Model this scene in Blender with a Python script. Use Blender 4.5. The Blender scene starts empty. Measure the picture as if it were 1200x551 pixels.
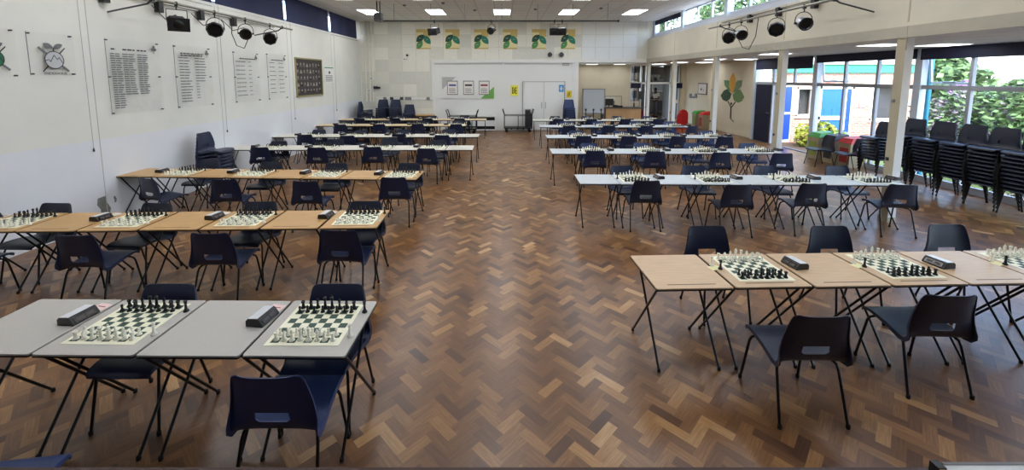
import bpy, bmesh, math, random
from mathutils import Vector, Matrix
R = random.Random(7)
PI = math.pi
C = bpy.context.scene.collection
sc = bpy.context.scene

# ------------------------------------------------------------------ camera maths
H = 2.3; F = 480.0; PX, PY = 590.0, 143.5; PITCH = math.radians(6.36)
cp, sp = math.cos(PITCH), math.sin(PITCH)
def ray(x, y):
    u, v = (x-PX)/F, (y-PY)/F
    return Vector((u, cp - v*sp, -sp - v*cp))
def on_z(x, y, z):
    d = ray(x, y); t = (z-H)/d.z
    return Vector((d.x*t, d.y*t, z))
def on_y(x, y, Y):
    d = ray(x, y); t = Y/d.y
    return Vector((d.x*t, Y, H+d.z*t))
def on_x(x, y, X):
    d = ray(x, y); t = X/d.x
    return Vector((X, d.y*t, H+d.z*t))
LW0, LWS = -6.38, 0.016                       # left wall: X = LW0 + LWS*Y
LWA = -math.atan(LWS)
def on_left(x, y):
    d = ray(x, y); t = LW0/(d.x - LWS*d.y)
    return Vector((d.x*t, d.y*t, H+d.z*t))

cam = bpy.data.cameras.new('camera'); co = bpy.data.objects.new('camera', cam); C.objects.link(co)
co.location = (0, 0, H); co.rotation_euler = (PI/2-PITCH, 0, 0)
cam.sensor_width = 36; cam.lens = F/1200*36
cam.shift_x = (600-PX)/1200; cam.shift_y = -(275.5-PY)/1200
cam.clip_start = 0.05; cam.clip_end = 300
sc.camera = co
sc.view_settings.view_transform = 'Standard'; sc.view_settings.look = 'None'
sc.view_settings.gamma = 1; sc.view_settings.use_curve_mapping = False
sc.view_settings.exposure = 0.85
sc.cycles.max_bounces = 7; sc.cycles.diffuse_bounces = 4; sc.cycles.glossy_bounces = 3
sc.cycles.transparent_max_bounces = 10; sc.cycles.use_denoising = True
sc.cycles.sample_clamp_indirect = 8

# ------------------------------------------------------------------ materials
def lin(c):
    return tuple(((v/12.92) if v <= .04045 else ((v+.055)/1.055)**2.4) for v in c)
def mat(name, col, rough=.5, metal=0, noise=0, nscale=8, emit=0, bump=0, spec=.5, coat=0, bscale=None, stretch=None):
    m = bpy.data.materials.new(name); m.use_nodes = True
    nt = m.node_tree; b = nt.nodes['Principled BSDF']
    c = lin(col)
    b.inputs['Base Color'].default_value = (*c, 1)
    b.inputs['Roughness'].default_value = rough
    b.inputs['Metallic'].default_value = metal
    b.inputs['Specular IOR Level'].default_value = spec
    b.inputs['Coat Weight'].default_value = coat
    if emit:
        b.inputs['Emission Color'].default_value = (*c, 1); b.inputs['Emission Strength'].default_value = emit
    if noise or bump:
        tc = nt.nodes.new('ShaderNodeTexCoord'); mp = nt.nodes.new('ShaderNodeMapping')
        nt.links.new(tc.outputs['Object'], mp.inputs[0])
        if stretch: mp.inputs['Scale'].default_value = stretch
        n = nt.nodes.new('ShaderNodeTexNoise'); n.inputs['Scale'].default_value = nscale
        n.inputs['Detail'].default_value = 4
        nt.links.new(mp.outputs[0], n.inputs['Vector'])
        if noise:
            r = nt.nodes.new('ShaderNodeValToRGB')
            r.color_ramp.elements[0].position = .3; r.color_ramp.elements[1].position = .7
            r.color_ramp.elements[0].color = (*[v*(1-noise) for v in c], 1)
            r.color_ramp.elements[1].color = (*[min(1, v*(1+noise)) for v in c], 1)
            nt.links.new(n.outputs['Fac'], r.inputs[0]); nt.links.new(r.outputs[0], b.inputs['Base Color'])
        if bump:
            n2 = nt.nodes.new('ShaderNodeTexNoise'); n2.inputs['Scale'].default_value = bscale or nscale
            nt.links.new(mp.outputs[0], n2.inputs['Vector'])
            bp = nt.nodes.new('ShaderNodeBump'); bp.inputs['Strength'].default_value = bump; bp.inputs['Distance'].default_value = .01
            nt.links.new(n2.outputs['Fac'], bp.inputs['Height']); nt.links.new(bp.outputs[0], b.inputs['Normal'])
    return m

M = {}
def dm(k, *a, **kw): M[k] = mat(k, *a, **kw)
dm('wall_cream', (.89, .89, .86), .75, noise=.03, nscale=2, bump=.15, bscale=60)
dm('wall_white', (.88, .89, .905), .7, noise=.03, nscale=1.5, bump=.1, bscale=50)
dm('far_cream', (.90, .89, .84), .8, noise=.03, nscale=3)
dm('tile_a', (.87, .86, .81), .9, noise=.06, nscale=30)
dm('tile_b', (.91, .90, .85), .9, noise=.05, nscale=30)
dm('tile_c', (.84, .835, .79), .9, noise=.06, nscale=30)
dm('tile_lit', (.90, .91, .90), .9, noise=.03, nscale=30)  # cooler tile: bluish clerestory light put into the colour, right end only
dm('panel_white', (.90, .90, .88), .6)
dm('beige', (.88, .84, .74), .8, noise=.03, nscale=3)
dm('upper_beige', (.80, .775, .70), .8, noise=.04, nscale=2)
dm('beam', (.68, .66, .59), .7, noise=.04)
dm('white_paint', (.90, .90, .88), .45)
dm('frame_white', (.80, .84, .88), .4)
dm('mullion', (.62, .64, .66), .4)
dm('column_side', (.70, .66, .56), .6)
dm('navy_blind', (.15, .18, .32), .8, noise=.08, nscale=3)
dm('navy_dark', (.09, .11, .22), .7, noise=.1, nscale=6)
dm('black', (.05, .05, .055), .45)
dm('black_metal', (.06, .06, .065), .35, metal=.3)
dm('rubber', (.04, .04, .04), .8)
dm('steel', (.62, .62, .62), .35, metal=.8)
dm('bar_grey', (.55, .54, .5), .4, metal=.6)
dm('grey', (.5, .5, .5), .6)
dm('dark_grey', (.22, .22, .23), .5)
dm('chair_blue', (.085, .13, .245), .36, bump=.25, bscale=260, spec=.5)
dm('chair_dark', (.08, .115, .20), .34, bump=.25, bscale=260, spec=.5)
dm('chair_bright', (.11, .19, .36), .36, bump=.25, bscale=260)
dm('top_grey', (.73, .715, .68), .45, noise=.10, nscale=160)
dm('top_white', (.83, .82, .77), .4, noise=.03, nscale=20)
dm('top_cool', (.76, .79, .80), .4, noise=.03, nscale=20)
dm('top_oak', (.76, .60, .38), .4, noise=.10, nscale=6, stretch=(1, 9, 1))
dm('top_beech', (.80, .68, .53), .38, noise=.08, nscale=6, stretch=(1, 9, 1))
dm('groove', (.42, .33, .25), .6)
dm('mat_cream', (.96, .95, .84), .5)
dm('mat_green', (.13, .27, .20), .5)
dm('piece_white', (.97, .96, .89), .35)
dm('piece_black', (.06, .06, .06), .3)
dm('clock_body', (.055, .05, .055), .4)
dm('clock_cover', (.86, .87, .88), .35)
dm('clock_display', (.14, .11, .10), .2)
dm('clock_lever', (.26, .22, .20), .4)
dm('paper', (.90, .88, .85), .8)
dm('paper_pink', (.94, .82, .80), .8)
dm('paper_yellow', (.92, .90, .70), .8)
dm('stage_edge', (.24, .14, .10), .6, noise=.2, nscale=10)
dm('stage_floor', (.30, .20, .14), .6, noise=.1, nscale=6)
dm('stage_table', (.88, .89, .88), .4)
dm('oak_panel', (.80, .64, .45), .5, noise=.07, nscale=4, stretch=(5, 5, 1))
dm('counter_top', (.33, .31, .30), .4)
dm('whiteboard', (.80, .83, .86), .3)
dm('red', (.76, .10, .12), .4)
dm('bin_red', (.80, .16, .16), .4)
dm('bin_green', (.22, .62, .22), .4)
dm('bin_body', (.68, .62, .50), .6)
dm('bin_front_green', (.55, .62, .30), .6)
dm('bin_front_red', (.70, .22, .20), .6)
dm('poster_gold', (.80, .70, .42), .6)
dm('poster_cream', (.90, .86, .64), .6)
dm('leaf_dark', (.10, .30, .24), .6)
dm('leaf_teal', (.14, .50, .40), .6)
dm('leaf_green', (.30, .55, .30), .6)
dm('mural_orange', (.88, .66, .25), .7)
dm('mural_green', (.36, .56, .36), .7)
dm('mural_dark', (.24, .34, .24), .7)
dm('mural_sage', (.45, .54, .42), .7)
dm('mural_mid', (.42, .54, .33), .7)
dm('mural_black', (.12, .11, .09), .7)
dm('board_grey', (.72, .71, .69), .7)
dm('board_green', (.42, .66, .30), .6)
dm('sign_yellow', (.93, .90, .25), .5)
dm('sign_gold', (.90, .78, .15), .5)
dm('sign_blue', (.25, .60, .85), .5)
dm('ink', (.16, .16, .15), .7)
dm('ink_grey', (.42, .43, .44), .7)
dm('ink_light', (.62, .63, .63), .7)
dm('ink_red', (.55, .15, .2), .7)
dm('ink_blue', (.2, .3, .55), .7)
dm('crest_green', (.18, .45, .32), .6)
dm('crest_fill', (.74, .75, .76), .6)
dm('photo_dark', (.22, .20, .20), .5)
dm('photo_mid', (.42, .38, .38), .5)
dm('photo_light', (.66, .62, .60), .5)
dm('gold_frame', (.66, .62, .42), .35, metal=.4)
dm('plaster', (.50, .50, .48), .9, noise=.15, nscale=20)
dm('skin', (.36, .24, .18), .55)
dm('shirt', (.86, .84, .78), .8)
dm('trousers', (.36, .34, .34), .8)
dm('hair', (.05, .04, .04), .6)
dm('fascia_green', (.20, .52, .42), .6, noise=.1, nscale=3)
dm('blue_door', (.16, .38, .74), .4)
dm('blue_leaf', (.12, .28, .72), .4)
dm('teal_pipe', (.15, .50, .60), .4)
dm('bark', (.30, .24, .18), .9, noise=.2, nscale=10)
dm('foliage', (.35, .47, .28), .7, noise=.5, nscale=2.2)
dm('foliage_deep', (.26, .38, .24), .7, noise=.5, nscale=2.2)
dm('foliage_purple', (.42, .40, .42), .7, noise=.4, nscale=2.5)
dm('foliage_yellow', (.58, .62, .20), .7, noise=.35, nscale=5)
dm('flower_purple', (.58, .38, .68), .7)
dm('ground', (.48, .46, .43), .9, noise=.08, nscale=2)
dm('grass', (.38, .46, .26), .9, noise=.25, nscale=4)
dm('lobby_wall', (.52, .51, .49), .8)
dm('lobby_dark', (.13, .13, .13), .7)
dm('screen_black', (.03, .03, .03), .3)
dm('soil', (.32, .27, .22), .95)
dm('roofing', (.45, .45, .45), .9)
M['led'] = mat('led', (.97, .98, 1), .5, emit=7.5)
M['led_annex'] = mat('led_annex', (.97, .98, 1), .5, emit=4.5)

def glass(name, tint=(.96, .98, 1), t=.93):
    m = bpy.data.materials.new(name); m.use_nodes = True; nt = m.node_tree
    for n in list(nt.nodes): nt.nodes.remove(n)
    o = nt.nodes.new('ShaderNodeOutputMaterial'); mx = nt.nodes.new('ShaderNodeMixShader')
    tr = nt.nodes.new('ShaderNodeBsdfTransparent'); gl = nt.nodes.new('ShaderNodeBsdfGlossy')
    tr.inputs[0].default_value = (*tint, 1); gl.inputs['Roughness'].default_value = .02
    lw = nt.nodes.new('ShaderNodeLayerWeight'); lw.inputs[0].default_value = .5
    pw = nt.nodes.new('ShaderNodeMath'); pw.operation = 'POWER'; pw.inputs[1].default_value = 5
    fr = nt.nodes.new('ShaderNodeMath'); fr.operation = 'MULTIPLY_ADD'; fr.inputs[1].default_value = .6 if t > .5 else t; fr.inputs[2].default_value = .035
    nt.links.new(lw.outputs['Facing'], pw.inputs[0]); nt.links.new(pw.outputs[0], fr.inputs[0])
    nt.links.new(fr.outputs[0], mx.inputs[0]); nt.links.new(tr.outputs[0], mx.inputs[1]); nt.links.new(gl.outputs[0], mx.inputs[2])
    nt.links.new(mx.outputs[0], o.inputs[0]); return m
M['glass'] = glass('glass')
M['acrylic'] = glass('acrylic', (1, 1, 1), .08)
M['glass_dark'] = glass('glass_dark', (.7, .72, .74))

def brick():
    m = bpy.data.materials.new('brick'); m.use_nodes = True; nt = m.node_tree; b = nt.nodes['Principled BSDF']
    tc = nt.nodes.new('ShaderNodeTexCoord'); mp = nt.nodes.new('ShaderNodeMapping')
    mp.inputs['Rotation'].default_value = (PI/2, 0, 0)
    br = nt.nodes.new('ShaderNodeTexBrick')
    br.inputs['Color1'].default_value = (*lin((.58, .38, .31)), 1); br.inputs['Color2'].default_value = (*lin((.68, .50, .41)), 1)
    br.inputs['Mortar'].default_value = (*lin((.66, .64, .60)), 1)
    br.inputs['Scale'].default_value = 1; br.inputs['Brick Width'].default_value = .225; br.inputs['Row Height'].default_value = .075
    br.inputs['Mortar Size'].default_value = .012
    nt.links.new(tc.outputs['Object'], mp.inputs[0]); nt.links.new(mp.outputs[0], br.inputs[0]); nt.links.new(br.outputs[0], b.inputs['Base Color'])
    b.inputs['Roughness'].default_value = .9
    return m
M['brick'] = brick()

def ceil_mat():
    m = bpy.data.materials.new('ceiling_tile'); m.use_nodes = True; nt = m.node_tree; b = nt.nodes['Principled BSDF']
    tc = nt.nodes.new('ShaderNodeTexCoord'); mp = nt.nodes.new('ShaderNodeMapping')
    mp.inputs['Location'].default_value = (.3, .15, 0)
    br = nt.nodes.new('ShaderNodeTexBrick'); br.offset = 0
    br.inputs['Color1'].default_value = (*lin((.88, .875, .86)), 1); br.inputs['Color2'].default_value = (*lin((.86, .855, .84)), 1)
    br.inputs['Mortar'].default_value = (*lin((.72, .71, .70)), 1)
    br.inputs['Scale'].default_value = 1; br.inputs['Brick Width'].default_value = .6; br.inputs['Row Height'].default_value = .6
    br.inputs['Mortar Size'].default_value = .012
    nt.links.new(tc.outputs['Object'], mp.inputs[0]); nt.links.new(mp.outputs[0], br.inputs[0]); nt.links.new(br.outputs[0], b.inputs['Base Color'])
    b.inputs['Roughness'].default_value = .9
    return m
M['ceiling_tile'] = ceil_mat()

def floor_mat():
    m = bpy.data.materials.new('parquet'); m.use_nodes = True; nt = m.node_tree; b = nt.nodes['Principled BSDF']
    at = nt.nodes.new('ShaderNodeAttribute'); at.attribute_name = 'tone'
    uv = nt.nodes.new('ShaderNodeAttribute'); uv.attribute_name = 'grain'
    mp = nt.nodes.new('ShaderNodeMapping'); mp.inputs['Scale'].default_value = (6, 90, 1)
    nt.links.new(uv.outputs['Vector'], mp.inputs[0])
    n = nt.nodes.new('ShaderNodeTexNoise'); n.inputs['Scale'].default_value = 1; n.inputs['Detail'].default_value = 5; n.inputs['Roughness'].default_value = .7
    nt.links.new(mp.outputs[0], n.inputs['Vector'])
    ad = nt.nodes.new('ShaderNodeMath'); ad.operation = 'MULTIPLY_ADD'; ad.inputs[1].default_value = .55; 
    nt.links.new(n.outputs['Fac'], ad.inputs[0]); nt.links.new(at.outputs['Fac'], ad.inputs[2])
    r = nt.nodes.new('ShaderNodeValToRGB'); e = r.color_ramp.elements
    e[0].position = .12; e[0].color = (*lin((.24, .15, .10)), 1)
    e[1].position = 1.25 if False else 1.0; e[1].color = (*lin((.76, .62, .44)), 1)
    for p, c in ((.38, (.36, .235, .14)), (.58, (.48, .33, .19)), (.78, (.63, .465, .28))):
        x = e.new(p); x.color = (*lin(c), 1)
    nt.links.new(ad.outputs[0], r.inputs[0]); nt.links.new(r.outputs[0], b.inputs['Base Color'])
    tc = nt.nodes.new('ShaderNodeTexCoord'); n2 = nt.nodes.new('ShaderNodeTexNoise'); n2.inputs['Scale'].default_value = 1.3; n2.inputs['Detail'].default_value = 5
    nt.links.new(tc.outputs['Object'], n2.inputs['Vector'])
    mr = nt.nodes.new('ShaderNodeMapRange'); mr.inputs['To Min'].default_value = .22; mr.inputs['To Max'].default_value = .42
    nt.links.new(n2.outputs['Fac'], mr.inputs[0]); nt.links.new(mr.outputs[0], b.inputs['Roughness'])
    b.inputs['Specular IOR Level'].default_value = .58
    bp = nt.nodes.new('ShaderNodeBump'); bp.inputs['Strength'].default_value = .12; bp.inputs['Distance'].default_value = .004
    n3 = nt.nodes.new('ShaderNodeTexNoise'); n3.inputs['Scale'].default_value = 9
    nt.links.new(tc.outputs['Object'], n3.inputs['Vector'])
    nt.links.new(n3.outputs['Fac'], bp.inputs['Height']); nt.links.new(bp.outputs[0], b.inputs['Normal'])
    return m
M['parquet'] = floor_mat()

# ------------------------------------------------------------------ mesh builder
class MB:
    def __init__(s): s.v = []; s.f = []; s.m = []; s.mats = []; s.sm = []
    def mi(s, k):
        if k not in s.mats: s.mats.append(k)
        return s.mats.index(k)
    def add(s, vs, fs, k, T=None, smooth=False):
        o = len(s.v); i = s.mi(k)
        for p in vs:
            p = Vector(p)
            if T is not None: p = T @ p
            s.v.append(tuple(p))
        for f in fs: s.f.append([a+o for a in f]); s.m.append(i); s.sm.append(smooth)
        return s
    def box(s, x0, x1, y0, y1, z0, z1, k, T=None):
        v = [(x, y, z) for x in (x0, x1) for y in (y0, y1) for z in (z0, z1)]
        f = [(0, 1, 3, 2), (4, 6, 7, 5), (0, 4, 5, 1), (2, 3, 7, 6), (0, 2, 6, 4), (1, 5, 7, 3)]
        return s.add(v, f, k, T)
    def tube(s, pts, r, k, n=8, T=None, caps=True):
        pts = [Vector(p) for p in pts]; vs = []; fs = []
        rs = r if isinstance(r, (list, tuple)) else [r]*len(pts)
        d0 = (pts[1]-pts[0]).normalized()
        ref = Vector((0, 0, 1)) if abs(d0.z) < .9 else Vector((1, 0, 0))
        a = d0.cross(ref).normalized()
        for i, p in enumerate(pts):
            if i == 0: d = pts[1]-pts[0]
            elif i == len(pts)-1: d = pts[-1]-pts[-2]
            else: d = (pts[i+1]-p).normalized()+(p-pts[i-1]).normalized()
            d = d.normalized(); a = (a - d*a.dot(d)).normalized(); b = d.cross(a)
            for j in range(n):
                t = 2*PI*j/n; vs.append(p + (a*math.cos(t)+b*math.sin(t))*rs[i])
        for i in range(len(pts)-1):
            for j in range(n):
                q = (j+1) % n; fs.append((i*n+j, i*n+q, (i+1)*n+q, (i+1)*n+j))
        if caps: fs.append(tuple(range(n-1, -1, -1))); fs.append(tuple((len(pts)-1)*n+j for j in range(n)))
        return s.add(vs, fs, k, T, True)
    def lathe(s, prof, k, n=12, T=None):
        vs = []; fs = []
        for r, z in prof:
            for j in range(n): vs.append((r*math.cos(2*PI*j/n), r*math.sin(2*PI*j/n), z))
        for i in range(len(prof)-1):
            for j in range(n):
                q = (j+1) % n; fs.append((i*n+j, i*n+q, (i+1)*n+q, (i+1)*n+j))
        fs.append(tuple(range(n-1, -1, -1))); fs.append(tuple((len(prof)-1)*n+j for j in range(n)))
        return s.add(vs, fs, k, T, True)
    def prism(s, poly, d0, d1, k, ax='z', T=None):
        n = len(poly)
        def P(a, b, d):
            return (a, b, d) if ax == 'z' else ((a, d, b) if ax == 'y' else (d, a, b))
        vs = [P(a, b, d0) for a, b in poly]+[P(a, b, d1) for a, b in poly]
        fs = [tuple(range(n-1, -1, -1)), tuple(range(n, 2*n))]+[(i, (i+1) % n, n+(i+1) % n, n+i) for i in range(n)]
        return s.add(vs, fs, k, T)
    def mesh(s, name):
        me = bpy.data.meshes.new(name); me.from_pydata(s.v, [], s.f)
        for k in s.mats: me.materials.append(M[k])
        me.polygons.foreach_set('material_index', s.m); me.polygons.foreach_set('use_smooth', s.sm)
        bm = bmesh.new(); bm.from_mesh(me); bmesh.ops.recalc_face_normals(bm, faces=bm.faces); bm.to_mesh(me); bm.free()
        if any(s.sm):
            try: me.set_sharp_from_angle(angle=math.radians(40))
            except Exception: pass
        me.update(); return me
def B(): return MB()
def link(name, mesh, parent=None):
    o = bpy.data.objects.new(name, mesh); C.objects.link(o)
    if parent: o.parent = parent
    return o
def part(name, mb, parent, label=None):
    o = link(name, mb.mesh(name), parent)
    if label: o['label'] = label
    return o
def thing(name, label, cat, loc=(0, 0, 0), rz=0, group=None, mb=None):
    o = link(name, mb.mesh(name) if mb else None)
    o.location = loc; o.rotation_euler = (0, 0, rz); o['label'] = label; o['category'] = cat
    if group: o['group'] = group
    return o
def struct(name, mb, loc=None, rz=0):
    o = link(name, mb.mesh(name)); o['kind'] = 'structure'
    if loc: o.location = loc
    o.rotation_euler = (0, 0, rz); return o
def dup(root, loc, rz, label, group=None):
    r = root.copy(); C.objects.link(r); r.location = loc; r.rotation_euler = (0, 0, rz); r['label'] = label
    if group: r['group'] = group
    for ch in list(root.children):
        c = ch.copy(); C.objects.link(c); c.parent = r
        for g in list(ch.children):
            d = g.copy(); C.objects.link(d); d.parent = c
    return r
class Proto:
    """first call moves the built thing, later calls copy it"""
    def __init__(s, root): s.root = root; s.used = False
    def put(s, loc, rz, label, group=None):
        if not s.used:
            s.used = True; r = s.root; r.location = loc; r.rotation_euler = (0, 0, rz); r['label'] = label
            if group: r['group'] = group
            return r
        return dup(s.root, loc, rz, label, group)
ORD = ['first', 'second', 'third', 'fourth', 'fifth', 'sixth', 'seventh', 'eighth', 'ninth', 'tenth', 'eleventh', 'twelfth']

# ------------------------------------------------------------------ setting: floor
def build_floor():
    W = .071; L = 3*W; vs = []; fs = []; tone = []; grain = []
    ca = math.cos(PI/4)
    def rot(x, y): return ((x-y)*ca, (x+y)*ca)
    X0, X1, Y0, Y1 = -6.6, 9.35, 1.1, 26.6
    st = W*math.sqrt(2)
    for m in range(-60, 90):
        # t2*m after rotation: ((L+L)*ca, 0)
        bx = 2*L*ca*m
        if bx < X0-1 or bx > X1+1: continue
        for k in range(int((Y0-1)/st), int((Y1+1)/st)+1):
            ox = L*m+W*k; oy = -L*m+W*k
            for typ in (0, 1):
                if typ == 0: q = [(0, 0), (L, 0), (L, W), (0, W)]; uvs = [(0, 0), (L, 0), (L, W), (0, W)]
                else: q = [(0, W), (W, W), (W, W+L), (0, W+L)]; uvs = [(0, 0), (0, W), (L, W), (L, 0)]
                pts = [rot(ox+a, oy+b) for a, b in q]
                cx = sum(p[0] for p in pts)/4; cy = sum(p[1] for p in pts)/4
                if not (X0 < cx < X1 and Y0 < cy < Y1): continue
                o = len(vs); vs += [(p[0], p[1], 0) for p in pts]; fs.append((o, o+1, o+2, o+3))
                t = R.gauss(.26, .085)
                z = R.random()
                if z < .07: t += .20
                elif z < .17: t -= .12
                tone += [t]*4
                du, dv = R.random()*50, R.random()*50
                grain += [(a+du, b+dv, 0) for a, b in uvs]
    me = bpy.data.meshes.new('floor'); me.from_pydata(vs, [], fs); me.materials.append(M['parquet'])
    a = me.attributes.new('tone', 'FLOAT', 'POINT'); a.data.foreach_set('value', tone)
    g = me.attributes.new('grain', 'FLOAT_VECTOR', 'POINT'); g.data.foreach_set('vector', [c for p in grain for c in p])
    # a slab below the blocks
    o = link('floor', me); o['kind'] = 'structure'
    b = B().box(-6.8, 9.3, 1.0, 26.6, -.35, -.004, 'stage_floor'); struct('floor_slab', b)
build_floor()

ZC = 4.62; ZA = 2.92; YB = -3.5; YF = 17.6; XR = 6.1
# ceilings
struct('ceiling', B().box(-6.8, 6.5, YB, YF+.3, ZC, ZC+.2, 'ceiling_tile'))
struct('ceiling_annex', B().box(XR+.2, 9.45, YB, YF+.2, ZA, ZA+.2, 'ceiling_tile').box(3.1, 9.45, YF+.2, 21.2, ZA, ZA+.2, 'ceiling_tile'))
# left wall, slightly skewed, in local coordinates (x across, y along)
b = B(); b.box(-.2, 0, YB, 18, 0, 1.33, 'wall_white'); b.box(-.2, 0, YB, 18, 1.33, 3.86, 'wall_cream')
b.box(-.2, .004, YB, 18, 3.82, 3.87, 'white_paint')
struct('wall_left', b, (LW0, 0, 0), LWA)
# back wall behind the stage and far wall
struct('wall_back', B().box(-6.8, 9.5, YB-.2, YB, 0, ZC, 'wall_cream'))
b = B()
b.box(-6.4, -3.0, YF, YF+.2, 0, ZC, 'far_cream'); b.box(-3.0, 3.1, YF, YF+.2, 0, 2.9, 'panel_white'); b.box(-3.0, XR+.2, YF, YF+.2, 2.9, ZC, 'far_cream')
struct('wall_far', b)
# far-wall framing
b = B()
for x in (-3.0, 0.0, 2.98): b.box(x-.05, x+.05, YF-.03, YF-.001, 0, 2.9, 'white_paint')
b.box(-3.05, XR, YF-.05, YF-.001, 2.9, 3.0, 'white_paint'); b.box(-3.05, XR, YF-.02, YF-.001, 2.83, 2.86, 'board_grey')
b.box(3.03, 3.2, YF-.05, YF+.25, 0, 2.9, 'white_paint')
struct('trim_1', b)
# acoustic panels
b = B(); s = .585
for i in range(21):
    for j in range(7):
        x0 = -6.05+i*s; z0 = .95+j*.52
        if z0+.51 > ZC: continue
        low = z0 < 3.02
        if low and x0+s > -3.05: continue
        if x0+s > XR: continue
        k = 'tile_lit' if i > 15 else R.choice(['tile_a', 'tile_b', 'tile_c', 'tile_b'])
        if R.random() < .06: continue
        b.box(x0+.012, x0+s-.012, YF-.014, YF-.004, z0+.010, z0+.510, k)
b.box(-6.05, -3.06, YF-.004, YF-.001, .95, 3.02, 'tile_c'); b.box(-6.05, XR-.02, YF-.004, YF-.001, 3.07, 4.6, 'tile_c')
struct('trim_2', b)
# baseboards
struct('baseboard_far', B().box(-6.1, 3.1, YF-.02, YF, 0, .1, 'white_paint'))
# right upper wall (panelled), beam, sloping sill, clerestory
cols = [3.45, 6.3, 9.05, 11.9, 14.8, 17.45]
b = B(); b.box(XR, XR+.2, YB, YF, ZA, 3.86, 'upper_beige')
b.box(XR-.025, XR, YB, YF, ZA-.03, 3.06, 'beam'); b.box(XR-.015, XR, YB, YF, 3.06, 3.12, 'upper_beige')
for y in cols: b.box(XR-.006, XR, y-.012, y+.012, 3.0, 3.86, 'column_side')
b.add([(XR, YB, 3.86), (XR, YF, 3.86), (XR+.3, YF, 4.08), (XR+.3, YB, 4.08)], [(0, 1, 2, 3)], 'board_grey')
struct('wall_right', b)
struct('wall_right_end', B().box(XR+.2, XR+.4, YF, YF+.2, ZA+.2, ZC, 'roofing'))
n = 0
ys = [YB, .6]+cols
for i in range(len(ys)-1):
    n += 1
    y0, y1 = ys[i]+.05, ys[i+1]-.05
    b = B(); xx = XR+.32
    b.box(xx-.12, xx+.06, ys[i+1]-.09, ys[i+1]+.09, 3.98, ZC, 'frame_white')
    b.box(xx-.03, xx+.03, y0, y1, 4.06, 4.12, 'frame_white'); b.box(xx-.03, xx+.03, y0, y1, 4.58, 4.62, 'frame_white')
    for q in range(1, 3):
        yy = y0+(y1-y0)*q/3; b.box(xx-.03, xx+.03, yy-.03, yy+.03, 4.1, ZC, 'frame_white')
    w = struct('window_%d' % n, b)
    part('pane', B().box(xx-.003, xx+.003, y0, y1, 4.1, ZC, 'glass'), w)
thing('roller_blind', 'navy roller blind, rolled up at far clerestory window on the right', 'blind', mb=B().box(XR+.2, XR+.23, 14.95, 17.4, 4.42, 4.6, 'navy_dark'))
# columns
for i, y in enumerate(cols[1:]):
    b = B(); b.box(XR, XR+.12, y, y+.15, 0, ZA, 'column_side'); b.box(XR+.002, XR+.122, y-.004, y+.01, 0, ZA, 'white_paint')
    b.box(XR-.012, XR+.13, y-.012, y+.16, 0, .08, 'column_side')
    o = struct('column', b)
    part('bolt', B().box(XR-.02, XR, y+.08, y+.12, .98, 1.03, 'dark_grey').box(XR-.02, XR, y+.08, y+.12, 1.9, 1.95, 'grey'), o)
struct('trim_3', B().tube([(XR-.02, 6.28, 3.06), (XR-.02, 6.28, 2.7)], .012, 'column_side'))

# left clerestory: windows with blinds drawn
T = Matrix.Translation((LW0, 0, 0)) @ Matrix.Rotation(LWA, 4, 'Z')
for i in range(len(ys)-1):
    n += 1
    y0, y1 = ys[i]+.03, ys[i+1]-.03
    b = B(); b.box(-.2, -.12, y0, y1, 3.86, 3.95, 'frame_white', T); b.box(-.2, -.12, y0, y1, 4.55, ZC, 'frame_white', T)
    b.box(-.22, -.1, ys[i+1]-.05, ys[i+1]+.05, 3.86, ZC, 'frame_white', T)
    for q in range(1, 3):
        yy = y0+(y1-y0)*q/3; b.box(-.2, -.14, yy-.03, yy+.03, 3.9, ZC, 'frame_white', T)
    w = struct('window_%d' % n, b)
    part('pane', B().box(-.175, -.17, y0, y1, 3.9, ZC, 'glass', T), w)
    if y1 > 3:
        pts = []; bb = B(); N = 14
        vs = []; fs = []
        for q in range(N+1):
            yy = y0+.03+(y1-y0-.06)*q/N; off = .012*math.sin(q*1.3+i)+(.008 if q % 5 == 0 else 0)
            vs += [(-.04+off*.3, yy, ZC-.01), (-.02+off, yy, 4.2), (-.015+off, yy, 3.80)]
        for q in range(N):
            a = q*3; fs += [(a, a+1, a+4, a+3), (a+1, a+2, a+5, a+4)]
        bb.add(vs, fs, 'navy_blind', T, True)
        bb.box(-.03, .0, y0+.03, y1-.03, 3.79, 3.81, 'navy_dark', T)
        t = thing('window_blind', 'navy blind drawn over the %s high window from the far left corner' % ORD[len(ys)-2-i], 'blind', group='navy blinds along the left clerestory', mb=bb)

# end of side aisle, right annex wall, rear wall and glazed screen
XA = 9.3; YR = 21.0
b = B(); b.box(XA, XA+.2, 15.05, YR+.2, 0, ZA, 'beige'); struct('wall_annex_right', b)
struct('baseboard_annex', B().box(XA-.025, XA, 15.05, YR, 0, .12, 'beige'))
b = B(); b.box(3.1, 6.45, YR, YR+.2, 0, ZA, 'beige'); b.box(9.0, XA, YR, YR+.2, 0, ZA, 'beige')
b.box(3.0, 3.1, YF+.2, YR+.2, 0, ZA, 'beige')
struct('wall_annex_rear', b)
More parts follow.
